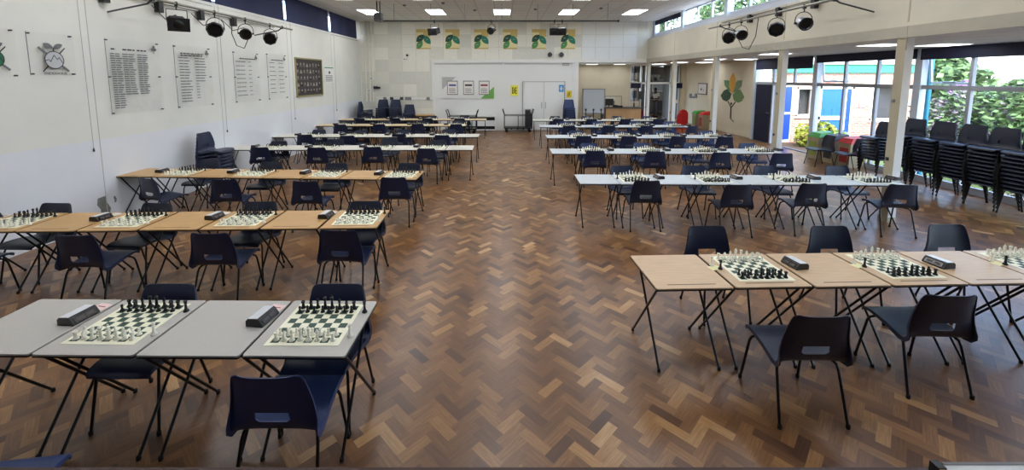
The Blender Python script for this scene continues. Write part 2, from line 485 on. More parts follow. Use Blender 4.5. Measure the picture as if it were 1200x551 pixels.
# glazed screen
b = B()
for x in (6.48, 7.02, 7.3, 8.55, 8.62, 9.0): b.box(x-.035, x+.035, YR, YR+.1, 0, ZA, 'white_paint')
b.box(6.45, 9.0, YR, YR+.1, 1.93, 2.02, 'white_paint'); b.box(6.45, 9.0, YR, YR+.1, 2.86, ZA, 'white_paint')
b.box(6.45, 7.05, YR+.01, YR+.09, 0, 1.05, 'beige'); b.box(8.62, 9.0, YR+.01, YR+.09, .95, 1.12, 'beige'); b.box(8.62, 9.0, YR+.01, YR+.09, 0, .12, 'beige')
n += 1; w = struct('window_%d' % n, b)
part('pane', B().box(6.5, 7.0, YR+.045, YR+.05, 1.05, 2.86, 'glass').box(7.05, 7.28, YR+.045, YR+.05, 0, 2.86, 'glass').box(7.3, 8.55, YR+.045, YR+.05, 2.02, 2.86, 'glass_dark').box(8.65, 8.97, YR+.045, YR+.05, .12, 2.86, 'glass_dark'), w)
thing('roller_blind', 'narrow navy blind at the left pane of the glazed lobby screen', 'blind', mb=B().box(6.5, 7.0, YR-.04, YR-.01, 1.72, 1.98, 'navy_dark'))
thing('roller_blind', 'narrow navy blind at the right pane of the glazed lobby screen', 'blind', mb=B().box(8.62, 9.12, YR-.04, YR-.01, 1.72, 1.98, 'navy_dark'))
# lobby
b = B(); b.box(7.25, 11.5, 26.4, 26.6, 0, ZA, 'lobby_wall'); b.box(11.3, 11.5, YR+.2, 26.4, 0, ZA, 'lobby_wall'); b.box(9.0, 9.2, YR+.2, 23.2, 0, ZA, 'lobby_wall')
b.box(7.15, 7.25, YR+1.6, 26.6, 0, ZA, 'lobby_dark')
struct('wall_lobby', b)
struct('ceiling_lobby', B().box(6.45, 11.5, YR+.2, 26.6, ZA, ZA+.1, 'lobby_wall'))
struct('floor_lobby', B().box(9.3, 11.5, YR+.2, 26.6, -.1, 0, 'lobby_dark'))
thing('wall_fan_heater', 'white ceiling unit in the lobby above the person', 'ceiling unit', mb=B().box(8.55, 9.1, 23.9, 24.2, 2.28, 2.42, 'white_paint').box(8.62, 8.7, 23.88, 24.0, 2.12, 2.3, 'white_paint').box(8.95, 9.03, 23.88, 24.0, 2.12, 2.3, 'white_paint').box(8.78, 8.9, 23.88, 24.0, 2.1, 2.2, 'black'))
thing('lobby_cabinet', 'low black cabinet behind the person in the lobby', 'cabinet', mb=B().box(9.3, 10.2, 24.8, 25.3, .25, .85, 'black').box(9.35, 9.4, 24.8, 25.3, 0, .25, 'black').box(10.1, 10.15, 24.8, 25.3, 0, .25, 'black'))
thing('notice_board', 'grey notice board on the lobby rear wall', 'notice board', mb=B().box(9.6, 10.6, 26.36, 26.39, 1.4, 2.1, 'ink_light').box(9.56, 10.64, 26.37, 26.4, 1.36, 2.14, 'white_paint'))

# ------------------------------------------------------------------ window wall X = 9.2
XW = 9.2
bays = [(.15, 3.05, 2.68), (3.15, 6.05, 2.68), (6.15, 9.05, 2.68), (9.15, 12.05, 2.71)]
def bay(y0, y1, blind, lab):
    global n
    n += 1; b = B()
    b.box(XW-.06, XW+.08, y1-.03, y1+.13, 0, ZA, 'frame_white')
    b.box(XW-.03, XW+.03, y0, y1, 0, .14, 'frame_white'); b.box(XW-.03, XW+.03, y0, y1, 2.03, 2.12, 'mullion')
    b.box(XW-.03, XW+.03, y0, y1, 2.86, ZA, 'frame_white')
    for q in (1, 2):
        yy = y0+(y1-y0)*q/3; b.box(XW-.035, XW+.035, yy-.03, yy+.03, .1, ZA, 'mullion')
    w = struct('window_%d' % n, b)
    part('pane', B().box(XW-.003, XW+.003, y0, y1, .14, ZA, 'glass'), w)
    # top-hung casement standing ajar in the far third
    ya = y0+(y1-y0)*2/3+.06; yb = y1-.06
    T = Matrix.Translation((XW+.04, 0, 2.84)) @ Matrix.Rotation(math.radians(-7), 4, 'Y')
    c = B(); c.box(-.015, .015, ya, yb, -.70, -.655, 'frame_white', T); c.box(-.015, .015, ya, ya+.04, -.70, 0, 'frame_white', T)
    c.box(-.015, .015, yb-.04, yb, -.70, 0, 'frame_white', T); c.box(-.05, -.02, ya+.3, yb-.3, -.66, -.64, 'steel', T)
    part('casement', c, w)
    thing('roller_blind', lab, 'blind', group='navy roller blinds of the window wall', mb=B().box(XW-.09, XW-.065, y0, y1, blind, ZA-.01, 'navy_dark').tube([(XW-.078, y0, blind), (XW-.078, y1, blind)], .012, 'navy_dark'))
labs = ['navy roller blind at the top of the window nearest the stage', 'navy roller blind at the top of the window second from the stage',
        'navy roller blind above the window behind the chair stacks', 'navy roller blind above the window behind the recycling bins']
for (a, c, d), l in zip(bays, labs): bay(a, c, d, l)
struct('wall_annex_near', B().box(XW, XW+.2, YB, .1, 0, ZA, 'beige'))
panel_later = True
struct('ceiling_edge', B().box(XW+.05, XW+.25, YB, 15.1, ZA, ZA+.2, 'white_paint'))
# bay with the door: Y 12.15 .. 15.0
n += 1; b = B()
b.box(XW-.06, XW+.08, 14.92, 15.06, 0, ZA, 'frame_white')
b.box(XW-.03, XW+.03, 12.18, 14.92, 2.03, 2.12, 'mullion'); b.box(XW-.03, XW+.03, 12.18, 14.92, 2.86, ZA, 'frame_white')
b.box(XW-.035, XW+.035, 12.96, 13.02, 2.1, ZA, 'mullion'); b.box(XW-.035, XW+.035, 13.96, 14.02, 0, ZA, 'mullion')
b.box(XW-.05, XW+.05, 12.18, 15.0, -.02, .02, 'grey')
w = struct('window_%d' % n, b)
part('pane', B().box(XW-.003, XW+.003, 12.18, 14.92, 2.12, 2.86, 'glass'), w)
thing('roller_blind', 'navy roller blind above the open door to the courtyard', 'blind', group='navy roller blinds of the window wall', mb=B().box(XW-.09, XW-.065, 12.2, 14.9, 2.55, ZA-.01, 'navy_dark'))
# closed navy door leaf and open blue leaf
b = B(); b.box(XW-.03, XW+.02, 14.03, 14.9, .02, 2.03, 'navy_dark')
d1 = struct('door_2', b); part('door_handle', B().tube([(XW-.06, 14.1, 1.05), (XW-.06, 14.22, 1.05)], .012, 'steel').box(XW-.06, XW-.03, 14.09, 14.11, 1.03, 1.07, 'steel'), d1)
T = Matrix.Translation((XW+.04, 13.95, 0)) @ Matrix.Rotation(math.radians(22), 4, 'Z')
b = B()
for a0, a1, z0, z1 in ((0, .9, .03, .12), (0, .9, 1.0, 1.08), (0, .9, 1.95, 2.02), (0, .06, .03, 2.02), (.84, .9, .03, 2.02)):
    b.box(a0, a1, -.02, .02, z0, z1, 'frame_white', T)
d2 = struct('door_3', b)
part('door_panel', B().box(.06, .84, -.012, .012, .12, 1.0, 'blue_leaf', T).box(.06, .84, -.012, .012, 1.08, 1.95, 'blue_leaf', T), d2)

# ------------------------------------------------------------------ far double doors
b = B(); b.box(.82, 2.62, YF-.02, YF-.001, 0, 2.12, 'white_paint')
dd = struct('door_1', b)
for s in (0, 1):
    x0 = .88+s*.85; l = part('door_leaf', B().box(x0+.006, x0+.844, YF-.045, YF-.021, .02, 2.06, 'panel_white'), dd)
    hx = 1.64 if s == 0 else 1.80
    part('pull_handle', B().tube([(hx, YF-.09, .95), (hx, YF-.09, 1.22)], .013, 'steel').box(hx-.01, hx+.01, YF-.09, YF-.045, .96, .98, 'steel').box(hx-.01, hx+.01, YF-.09, YF-.045, 1.19, 1.21, 'steel'), l)
b = B(); b.box(.81, .83, YF-.05, YF-.022, 0, 2.1, 'grey'); b.box(2.61, 2.63, YF-.05, YF-.022, 0, 2.1, 'grey'); b.box(.81, 2.63, YF-.05, YF-.022, 2.08, 2.1, 'grey'); b.box(1.724, 1.734, YF-.048, YF-.03, 0, 2.08, 'grey')
struct('trim_4', b)
exec_later = []
# ------------------------------------------------------------------ outdoors
struct('ground', B().box(9.32, 60, -20, 60, -.4, -.3, 'ground'))
struct('ground_bed', B().box(10.9, 14.5, 9.0, 15.4, -.3, -.24, 'grass').box(9.9, 11.4, 13.6, 15.6, -.3, -.22, 'soil'))
def leaves(name, lab, cat, loc, rx, ry, rz_, nl, sz, k, k2=None, trunk=None, group=None, kfrac=.3, shell=.55):
    mb = B(); rr = random.Random(hash(lab) % 1000 if False else sum(map(ord, lab)))
    for i in range(nl):
        while True:
            p = Vector((rr.uniform(-1, 1), rr.uniform(-1, 1), rr.uniform(-1, 1)))
            if shell < p.length <= 1: break
        bump = 1+.18*math.sin(5*p.x+3*p.z)*math.cos(4*p.y+2*p.z)
        c = Vector((p.x*rx*bump, p.y*ry*bump, p.z*rz_*bump))
        a = Vector((rr.uniform(-1, 1), rr.uniform(-1, 1), rr.uniform(-.6, .6))).normalized()
        bb = a.cross(Vector((rr.uniform(-1, 1), rr.uniform(-1, 1), rr.uniform(-1, 1)))).normalized()
        s = sz*rr.uniform(.6, 1.3)
        mb.add([c-a*s, c+bb*s*.5, c+a*s, c-bb*s*.5], [(0, 1, 2, 3)], k2 if (k2 and rr.random() < kfrac) else k)
    if trunk is None:
        o = link(name, mb.mesh(name)); o.location = loc
    else:
        o = link(name, None); o.location = (loc[0], loc[1], -.3)
        f = part('foliage', mb, o); f.location = (0, 0, loc[2]+.3)
        t = B().tube([(0, 0, -.05), (.05, .02, (loc[2]+.3)*.5), (0, 0, loc[2]+.3)], [trunk, trunk*.8, trunk*.5], 'bark')
        for q in range(5):
            an = q*1.26; t.tube([(0, 0, (loc[2]+.3)*.6), (math.cos(an)*rx*.5, math.sin(an)*ry*.5, loc[2]+.3+rz_*.3)], [trunk*.5, trunk*.2], 'bark', 6)
        part('trunk', t, o)
    o['label'] = lab; o['category'] = cat
    if group: o['group'] = group
    return o
leaves('shrub', 'large leafy green shrub outside the window behind the chair stacks', 'shrub', (12.3, 9.0, .95), 1.35, 1.3, 1.5, 11000, .085, 'foliage', 'foliage_purple', kfrac=.12)
leaves('shrub', 'purple tinged shrub beside the teal downpipe outside', 'shrub', (13.1, 11.7, .65), 1.1, .9, 1.3, 7000, .07, 'foliage_purple', 'foliage', kfrac=.5)
leaves('shrub', 'tall green shrub behind the big leafy one, at the right window edge', 'shrub', (15.4, 12.2, .7), 1.5, 1.5, 1.5, 8000, .085, 'foliage_deep', 'foliage')
leaves('shrub', 'low deep green shrub under the big window, outside behind the stacks', 'shrub', (10.6, 7.2, .05), .5, 1.7, .35, 2000, .05, 'foliage_deep', 'foliage')
leaves('yellow_bush', 'low yellow-green plants by the brick wall outside the open door', 'plant', (11.4, 14.6, .15), .75, .7, .55, 1500, .08, 'foliage_yellow', 'foliage')
leaves('flower_bush', 'purple flowering bush seen through the small open casement', 'bush', (15.2, 13.6, 1.9), .35, .35, .3, 500, .05, 'flower_purple', 'foliage')
for i, (x, y, z, r, lab) in enumerate([(18.2, 17.6, 1.9, 1.7, 'broad green tree beyond the shrubs, above the purple bush'), (21.5, 27.0, 7.0, 3.0, 'tree rising over the brick building roof'), (14.5, 24.0, 6.3, 3.0, 'tree seen in the clerestory above the window wall'), (9.3, 31.0, 6.8, 3.4, 'tree seen in the far clerestory window, beyond the lobby')]):
    leaves('tree', lab, 'tree', (x, y, z), r, r, r*.85, 6500, .17, 'foliage', 'foliage_deep', trunk=.16, group='trees outside the hall')
leaves('tree', 'tree outside behind the glazed lobby screen', 'tree', (6.2, 29, 2.6), 1.8, 1.2, 1.8, 1500, .15, 'foliage', 'foliage_deep', trunk=.12)
# brick wing
YBR = 16.0
bw = thing('brick_building', 'pale brick building with blue door and green fascia across the courtyard', 'building', (10.6, YBR, -.3))
b = B()
def wallh(xs):  # wall pieces around openings (local x from 10.6)
    pass
ox = 10.6
def bx(a, c, z0, z1): b.box(a-ox, c-ox, 0, .3, z0+.3, z1+.3, 'brick')
# openings: window a 11.45-12.1 (z .75-1.85), door 12.35-13.35 (to 1.85), side light 13.35-13.7, window b 14.35-15.5 (.6-1.9)
bx(10.6, 11.45, -.3, 2.45); bx(11.45, 12.1, -.3, .75); bx(11.45, 12.1, 1.9, 2.45); bx(12.1, 12.35, -.3, 2.45); bx(12.35, 13.7, 1.95, 2.45)
bx(13.7, 14.35, -.3, 2.45); bx(14.35, 15.5, -.3, .6); bx(14.35, 15.5, 1.95, 2.45); bx(15.5, 16.0, -.3, 2.45)
part('wall', b, bw)
part('fascia', B().box(0, 5.4, -.08, .3, 2.75, 3.08, 'fascia_green'), bw, 'green fascia board')
part('roof', B().box(-.1, 5.5, -.15, 6, 3.08, 3.25, 'white_paint'), bw, 'white roof edge')
def win(x0, x1, z0, z1, nm='window'):
    q = B(); x0 -= ox; x1 -= ox; z0 += .3; z1 += .3
    for a in ((x0, x1, z0, z0+.08), (x0, x1, z1-.08, z1), (x0, x0+.08, z0, z1), (x1-.08, x1, z0, z1)): q.box(a[0], a[1], .0, .12, a[2], a[3], 'white_paint')
    q.box(x0-.05, x1+.05, -.06, .1, z0-.06, z0, 'white_paint')
    f = part(nm, q, bw); part('pane', B().box(x0+.08, x1-.08, .05, .06, z0+.08, z1-.08, 'glass_dark').box(x0, x1, .28, .3, z0, z1, 'lobby_wall'), f)
win(11.45, 12.1, .75, 1.9); win(14.35, 15.5, .6, 1.95)
q = B(); x0, x1 = 12.35-ox, 13.7-ox
for a in ((x0, x1, 2.13, 2.25), (x0, x0+.1, 0, 2.25), (x1-.08, x1, 0, 2.25), (13.3-ox, 13.42-ox, 0, 2.25), (x0, 13.3-ox, 0, .1), (x0, 13.3-ox, .92, 1.06)): q.box(a[0], a[1], .02, .12, a[2], a[3], 'white_paint')
f = part('door_frame', q, bw)
part('door', B().box(x0+.1, 13.3-ox, .05, .09, .1, .92, 'blue_door').box(x0+.1, 13.3-ox, .05, .09, 1.06, 2.13, 'blue_door').box(13.42-ox, x1-.08, .05, .07, .1, 2.13, 'blue_leaf'), bw, 'blue panelled door')
part('wall_sign', B().box(13.9-ox, 14.15-ox, -.02, 0, 1.4, 1.6, 'grey'), bw)
thing('downpipe', 'teal drainpipe outside at the left edge of the big window', 'pipe', mb=B().tube([(9.75, 9.42, -.3), (9.75, 9.42, 2.7)], .05, 'teal_pipe', 10).tube([(9.75, 9.42, 2.7), (9.6, 9.42, 2.95)], .05, 'teal_pipe', 10))

# ------------------------------------------------------------------ lights
def panel(nm, x, y, z, lx, ly, k, lab, group):
    t = thing(nm, lab, 'ceiling light', (x, y, z), 0, group)
    b = B(); 
    for a in ((-lx, lx, -ly, -ly+.015), (-lx, lx, ly-.015, ly), (-lx, -lx+.015, -ly, ly), (lx-.015, lx, -ly, ly)): b.box(a[0], a[1], a[2], a[3], -.012, 0, 'white_paint')
    part('frame', b, t); part('diffuser', B().box(-lx+.015, lx-.015, -ly+.015, ly-.015, -.008, -.004, k), t)
xs = [-4.8, -2.43, -.05, 2.35, 4.72]
for j, y in enumerate([15.1, 12.1, 9.1, 6.1, 3.1]):
    for i, x in enumerate(xs):
        if y < 12 and False: continue
        lab = 'white ceiling light panel, %s from left, %s row from the far wall' % (ORD[i], ORD[j])
        panel('ceiling_light', x, y, ZC-.002, .3, .6, 'led', lab, 'main hall ceiling lights')
an = [(7.4, 5.0), (7.4, 8.1), (8.55, 8.1), (7.4, 11.3), (7.5, 14.7), (8.6, 14.7), (7.6, 17.9), (8.7, 17.9), (4.35, 20.2), (5.7, 20.2), (7.6, 20.2)]
for i, (x, y) in enumerate(an):
    lab = 'low ceiling light panel in the side aisle, ' + ['nearest the stage', 'above the near column', 'beside the window blind near the stacks', 'between the near two columns', 'above the bins', 'nearest the open door blind', 'before the recessed red stand', 'by the tree mural', 'above the whiteboard', 'above the reception desk', 'before the lobby screen'][i]
    panel('ceiling_light', x, y, ZA-.002, .3, .3, 'led_annex', lab, 'side aisle ceiling lights')
panel('ceiling_light', 9.6, 24.6, ZA-.002, .3, .3, 'led_annex', 'added square light panel brightening the person in the lobby', 'added lobby light')  # extra lamp, added to brighten the dark lobby and the person
# ceiling sensors
for i, (x, y) in enumerate([(-3.2, 13.6), (-1.0, 14.6), (1.1, 14.4), (3.3, 14.2), (-1.9, 13.2)]):
    p = ['between the first and second lights from left', 'left of the middle light', 'right of the middle light', 'left of the rightmost light', 'nearest the hanging projector lamp'][i]
    thing('ceiling_sensor', 'small round ceiling sensor ' + p, 'sensor', (x, y, ZC), 0, 'ceiling sensors', B().lathe([(.05, 0), (.06, -.02), (.035, -.05)], 'grey', 12))
w = sc.world or bpy.data.worlds.new('world'); sc.world = w; w.use_nodes = True; nt = w.node_tree
bg = nt.nodes['Background']; sk = nt.nodes.new('ShaderNodeTexSky')
sk.sky_type = 'NISHITA'; sk.sun_disc = False; sk.sun_elevation = math.radians(50); sk.sun_rotation = math.radians(200); sk.air_density = 1.0; sk.dust_density = 2.5; sk.ozone_density = 1
nt.links.new(sk.outputs[0], bg.inputs[0]); bg.inputs[1].default_value = 1.0
sun = bpy.data.lights.new('sun', 'SUN'); sun.energy = .9; sun.angle = .05; sun.color = (1, .96, .9)
so = bpy.data.objects.new('sun', sun); C.objects.link(so); so.rotation_euler = (math.radians(42), 0, math.radians(-28))
def portal(x, y, z, w_, h, rot):
    l = bpy.data.lights.new('portal', 'AREA'); l.shape = 'RECTANGLE'; l.size = w_; l.size_y = h; l.cycles.is_portal = True
    o = bpy.data.objects.new('portal', l); C.objects.link(o); o.location = (x, y, z); o.rotation_euler = rot
portal(XW+.12, 7.55, 1.5, 2.9, 15.0, (0, math.radians(90), 0))
portal(XR+.45, 6.5, 4.35, .6, 21, (0, math.radians(90), 0))

# ------------------------------------------------------------------ stage
struct('floor_stage', B().box(-6.4, 9.2, YB, 1.20, -.2, .99, 'stage_floor').box(-6.4, 9.2, 1.16, 1.235, -.2, 1.0, 'stage_edge'))
t = thing('folding_table', 'white folding table top at the bottom right corner, on the stage', 'table', (1.53, .42, .8))
part('table_top', B().box(-.628, .75, -.35, .34, .68, .705, 'stage_table'), t)
part('corner_guard', B().box(-.645, -.628, .330, .348, .676, .7085, 'black').box(-.643, -.630, .20, .330, .676, .7065, 'top_beech').box(-.622, .75, .340, .346, .678, .706, 'grey'), t)
for a in (-.55, .65):
    for c in (-.3, .28): part('leg', B().tube([(a, c, .68), (a, c, .2)], .014, 'steel'), t)

# ------------------------------------------------------------------ chairs
def make_chair(k):
    root = link('plastic_chair', None); root['category'] = 'chair'
    prof = [(.222, .403, .192, -.004), (.216, .424, .200, .002), (.19, .437, .206, .006), (.13, .442, .210, .010), (.06, .438, .214, .012), (-.02, .430, .220, .012),
            (-.09, .424, .226, .006), (-.145, .424, .231, -.004), (-.176, .432, .234, -.012), (-.193, .452, .235, -.012), (-.200, .472, .234, -.004), (-.205, .494, .232, .006), (-.2085, .512, .230, .012), (-.216, .556, .221, .020),
            (-.226, .62, .210, .024), (-.239, .69, .198, .022), (-.249, .740, .188, .020), (-.255, .765, .180, .018), (-.2575, .777, .170, .016), (-.2585, .783, .152, .014)]
    us = [-1.1, -1, -.96, -.9, -.78, -.6, -.40, -.30, 0, .30, .40, .6, .78, .9, .96, 1, 1.1]
    nr, ncol = len(prof), len(us); vs = []
    for i, (y, z, hw, c) in enumerate(prof):
        a = prof[max(0, i-1)]; e = prof[min(nr-1, i+1)]
        d = Vector((0, e[0]-a[0], e[1]-a[1])).normalized(); nrm = Vector((0, d.z, -d.y))   # towards the sitter
        if i >= 4: pass
        for q, u in enumerate(us):
            if i == 11 and 6 <= q <= 10: u *= .78
            off = nrm*(c*min(1, abs(u))**4*1.15)
            if abs(u) > 1: off -= nrm*([.008, .012, .016, .020, .023, .026, .028, .030, .030, .029, .027, .024, .022, .018, .015, .012, .009, .006, .003, .001][i]); off.x = 0; u = math.copysign(1+.006/hw, u)
            vs.append((hw*u+off.x, y+off.y, z+off.z))
    if True:
        bm = bmesh.new(); V = [bm.verts.new(p) for p in vs]
        for i in range(nr-1):
            for j in range(ncol-1):
                if i in (11, 12) and 6 <= j <= 9: continue
                bm.faces.new((V[i*ncol+j], V[i*ncol+j+1], V[(i+1)*ncol+j+1], V[(i+1)*ncol+j]))
        bmesh.ops.recalc_face_normals(bm, faces=bm.faces)
        bmesh.ops.solidify(bm, geom=bm.faces[:], thickness=.007)
        for f in bm.faces: f.smooth = True
        me = bpy.data.meshes.new('seat_shell'); me.materials.append(M[k]); bm.to_mesh(me); bm.free()
        me.set_sharp_from_angle(angle=math.radians(50))
    link('seat_shell', me, root)
    fr = B()
    for s in (-1, 1):
        fr.tube([(s*.15, .13, .412), (s*.155, .0, .408), (s*.15, -.10, .408)], .009, 'black_metal')
    fr.tube([(-.17, .10, .413), (.17, .10, .413)], .008, 'black_metal'); fr.tube([(-.17, -.10, .405), (.17, -.10, .405)], .008, 'black_metal')
    for s in (-1, 1):
        for y in (.1, -.1): fr.box(s*.15-.02, s*.15+.02, y-.015, y+.015, .408, .422, 'black')
    part('under_frame', fr, root)
    for s in (-1, 1):
        part('leg', B().tube([(s*.14, .10, .408), (s*.175, .115, .404), (s*.195, .135, .385), (s*.202, .150, .35), (s*.22, .205, .012)], .0095, 'black_metal').lathe([(.012, 0), (.013, .02), (.011, .03)], 'rubber', 8, Matrix.Translation((s*.22, .206, 0))), root)
        part('leg', B().tube([(s*.14, -.10, .402), (s*.18, -.125, .398), (s*.20, -.15, .378), (s*.207, -.165, .34), (s*.225, -.255, .012)], .0095, 'black_metal').lathe([(.012, 0), (.013, .02), (.011, .03)], 'rubber', 8, Matrix.Translation((s*.225, -.256, 0))), root)
    return Proto(root)
chairs = {k: make_chair(k) for k in ('chair_blue', 'chair_dark', 'chair_bright')}
for p in chairs.values(): pass

# ------------------------------------------------------------------ desks
def make_desk(k, groove):
    root = link('exam_desk', None); root['category'] = 'desk'
    w, d = .298, .585
    r = .014
    def rr(x0, x1, y0, y1):
        pts = []
        for cx, cy, a0 in ((x1-r, y1-r, 0), (x0+r, y1-r, 90), (x0+r, y0+r, 180), (x1-r, y0+r, 270)):
            for q in range(4):
                a = math.radians(a0+30*q); pts.append((cx+r*math.cos(a), cy+r*math.sin(a)))
        return pts
    top = B().prism(rr(-w, w, 0, d), .690, .700, k)
    edge = B().prism(rr(-w-.002, w+.002, -.002, d+.002), .680, .690, 'black')
    part('desk_top', top, root); part('edge_band', edge, root)
    if groove: part('pencil_groove', B().box(-.19, .19, .055, .065, .7, .7006, 'groove'), root)
    for s in (-1, 1):
        x = s*.262; xi = s*.240
        part('leg', B().tube([(x, .05, .677), (x, .07, .66), (x, d-.03, .012)], .0095, 'black_metal').lathe([(.013, 0), (.012, .025)], 'rubber', 8, Matrix.Translation((x, d-.03, 0))), root)
        part('leg', B().tube([(xi, d-.05, .677), (xi, d-.07, .66), (xi, .03, .012)], .0095, 'black_metal').lathe([(.013, 0), (.012, .025)], 'rubber', 8, Matrix.Translation((xi, .03, 0))), root)
    part('cross_rail', B().tube([(-.262, .05, .672), (.262, .05, .672)], .009, 'black_metal').tube([(-.24, d-.05, .672), (.24, d-.05, .672)], .009, 'black_metal'), root)
    return Proto(root)
dm('top_maple', (.86, .77, .60), .4, noise=.06, nscale=6, stretch=(1, 9, 1))
desks = {'top_maple': make_desk('top_maple', True), 'top_grey': make_desk('top_grey', False), 'top_oak': make_desk('top_oak', True), 'top_white': make_desk('top_white', False), 'top_cool': make_desk('top_cool', False), 'top_beech': make_desk('top_beech', True)}
DN = {'top_maple': 'maple', 'top_grey': 'speckled grey', 'top_oak': 'oak coloured', 'top_white': 'off-white', 'top_cool': 'pale grey', 'top_beech': 'light beech'}

# ------------------------------------------------------------------ chess kit
def make_board():
    root = link('chess_mat', None)
    b = B(); h = .225; z0, z1 = 0, .002
    b.box(-h, h, -h, h, 0, .0016, 'mat_cream')
    vs = []; fs = []
    for i in range(8):
        for j in range(8):
            if (i+j) % 2 == 0:
                x = -.2+i*.05; y = -.2+j*.05; o = len(vs)
                vs += [(x, y, .0019), (x+.05, y, .0019), (x+.05, y+.05, .0019), (x, y+.05, .0019)]; fs.append((o, o+1, o+2, o+3))
    b.add(vs, fs, 'mat_green')
    bpy.data.objects.remove(root)
    o = link('chess_mat', b.mesh('chess_mat')); o['category'] = 'chess board'
    return Proto(o)
P_BOARD = make_board()
PROF = {
 'pawn': [(.0145, 0), (.0148, .004), (.012, .009), (.0075, .014), (.0055, .026), (.0085, .028), (.0055, .031), (.0085, .037), (.008, .042), (.004, .0465)],
 'rook': [(.017, 0), (.0172, .005), (.014, .011), (.0095, .017), (.0085, .036), (.0125, .040), (.013, .050), (.009, .050), (.009, .046)],
 'bishop': [(.017, 0), (.0172, .005), (.013, .011), (.008, .018), (.006, .040), (.0105, .043), (.006, .046), (.0098, .053), (.009, .060), (.004, .067), (.003, .071)],
 'queen': [(.0185, 0), (.0188, .005), (.014, .012), (.009, .02), (.0065, .052), (.0115, .056), (.0075, .059), (.012, .074), (.010, .075), (.004, .078), (.0035, .083)],
 'king': [(.019, 0), (.0192, .005), (.0145, .012), (.0095, .02), (.007, .056), (.0125, .060), (.008, .063), (.0115, .079), (.005, .083), (.003, .085)],
 'knight': [(.017, 0), (.0172, .005), (.014, .011), (.0105, .016), (.0105, .02)]}
def piece_mb(kind, k, n=10, mb=None, T=None):
    b = mb or B()
    b.lathe(PROF[kind], k, n, T)
    if kind == 'knight':
        poly = [(-.010, .018), (.011, .018), (.009, .030), (.006, .038), (.014, .036), (.017, .042), (.010, .052), (.004, .060), (.001, .056), (-.007, .050), (-.012, .038)]
        b.prism(poly, -.0055, .0055, k, 'x', T)
    if kind == 'king':
        b.box(-.0022, .0022, -.002, .002, .084, .096, k, T); b.box(-.006, .006, -.002, .002, .088, .092, k, T)
    if kind == 'queen':
        for q in range(6):
            a = q*PI/3; TT = Matrix.Translation((.0105*math.cos(a), .0105*math.sin(a), .074))
            b.box(-.0018, .0018, -.0018, .0018, 0, .004, k, (T @ TT) if T is not None else TT)
    return b
PIECES = {}
for kd in PROF:
    for col, k in (('cream', 'piece_white'), ('black', 'piece_black')):
        o = link('chess_'+kd, piece_mb(kd, k, 12).mesh('chess_'+kd)); o['category'] = 'chess piece'
        PIECES[kd, col] = Proto(o)
def make_clock():
    root = link('chess_clock', None); root['category'] = 'chess clock'
    # display faces +x, length along y
    prof = [(-.058, 0), (.058, 0), (.062, .010), (.036, .046), (.026, .054), (-.044, .050), (-.058, .036)]
    part('body', B().prism(prof, -.080, .080, 'clock_body', 'y'), root)
    T = Matrix.Translation((.049, 0, .028)) @ Matrix.Rotation(math.radians(54.2), 4, 'Y')
    part('display', B().box(-.017, .017, -.064, .064, .0, .0025, 'clock_display', T).box(-.010, .010, -.05, -.005, .0025, .003, 'clock_lever', T).box(-.010, .010, .005, .05, .0025, .003, 'clock_lever', T), root, 'dull brown display window')
    T = Matrix.Translation((-.008, 0, .0522)) @ Matrix.Rotation(math.radians(-3.3), 4, 'Y')
    part('cover', B().box(-.033, .030, -.076, .076, .0, .003, 'clock_cover', T), root, 'pale grey top cover')
    return Proto(root)
P_CLOCK = make_clock()
_o = link('paper_slip', B().box(-.05, .05, -.035, .035, 0, .0006, 'paper_pink').box(-.03, .03, -.004, .004, .0006, .0008, 'ink_red').mesh('paper_slip')); _o['category'] = 'paper slip'; P_PINK = Proto(_o)
_o = link('paper_slip', B().box(-.05, .05, -.035, .035, 0, .0006, 'paper').box(-.03, .03, -.004, .004, .0006, .0008, 'ink_grey').mesh('paper_slip')); _o['category'] = 'paper slip'; P_SLIP = Proto(_o)
_o = link('paper_slip', B().box(-.05, .05, -.035, .035, 0, .0006, 'paper_yellow').mesh('paper_slip')); _o['category'] = 'paper slip'; P_YEL = Proto(_o)

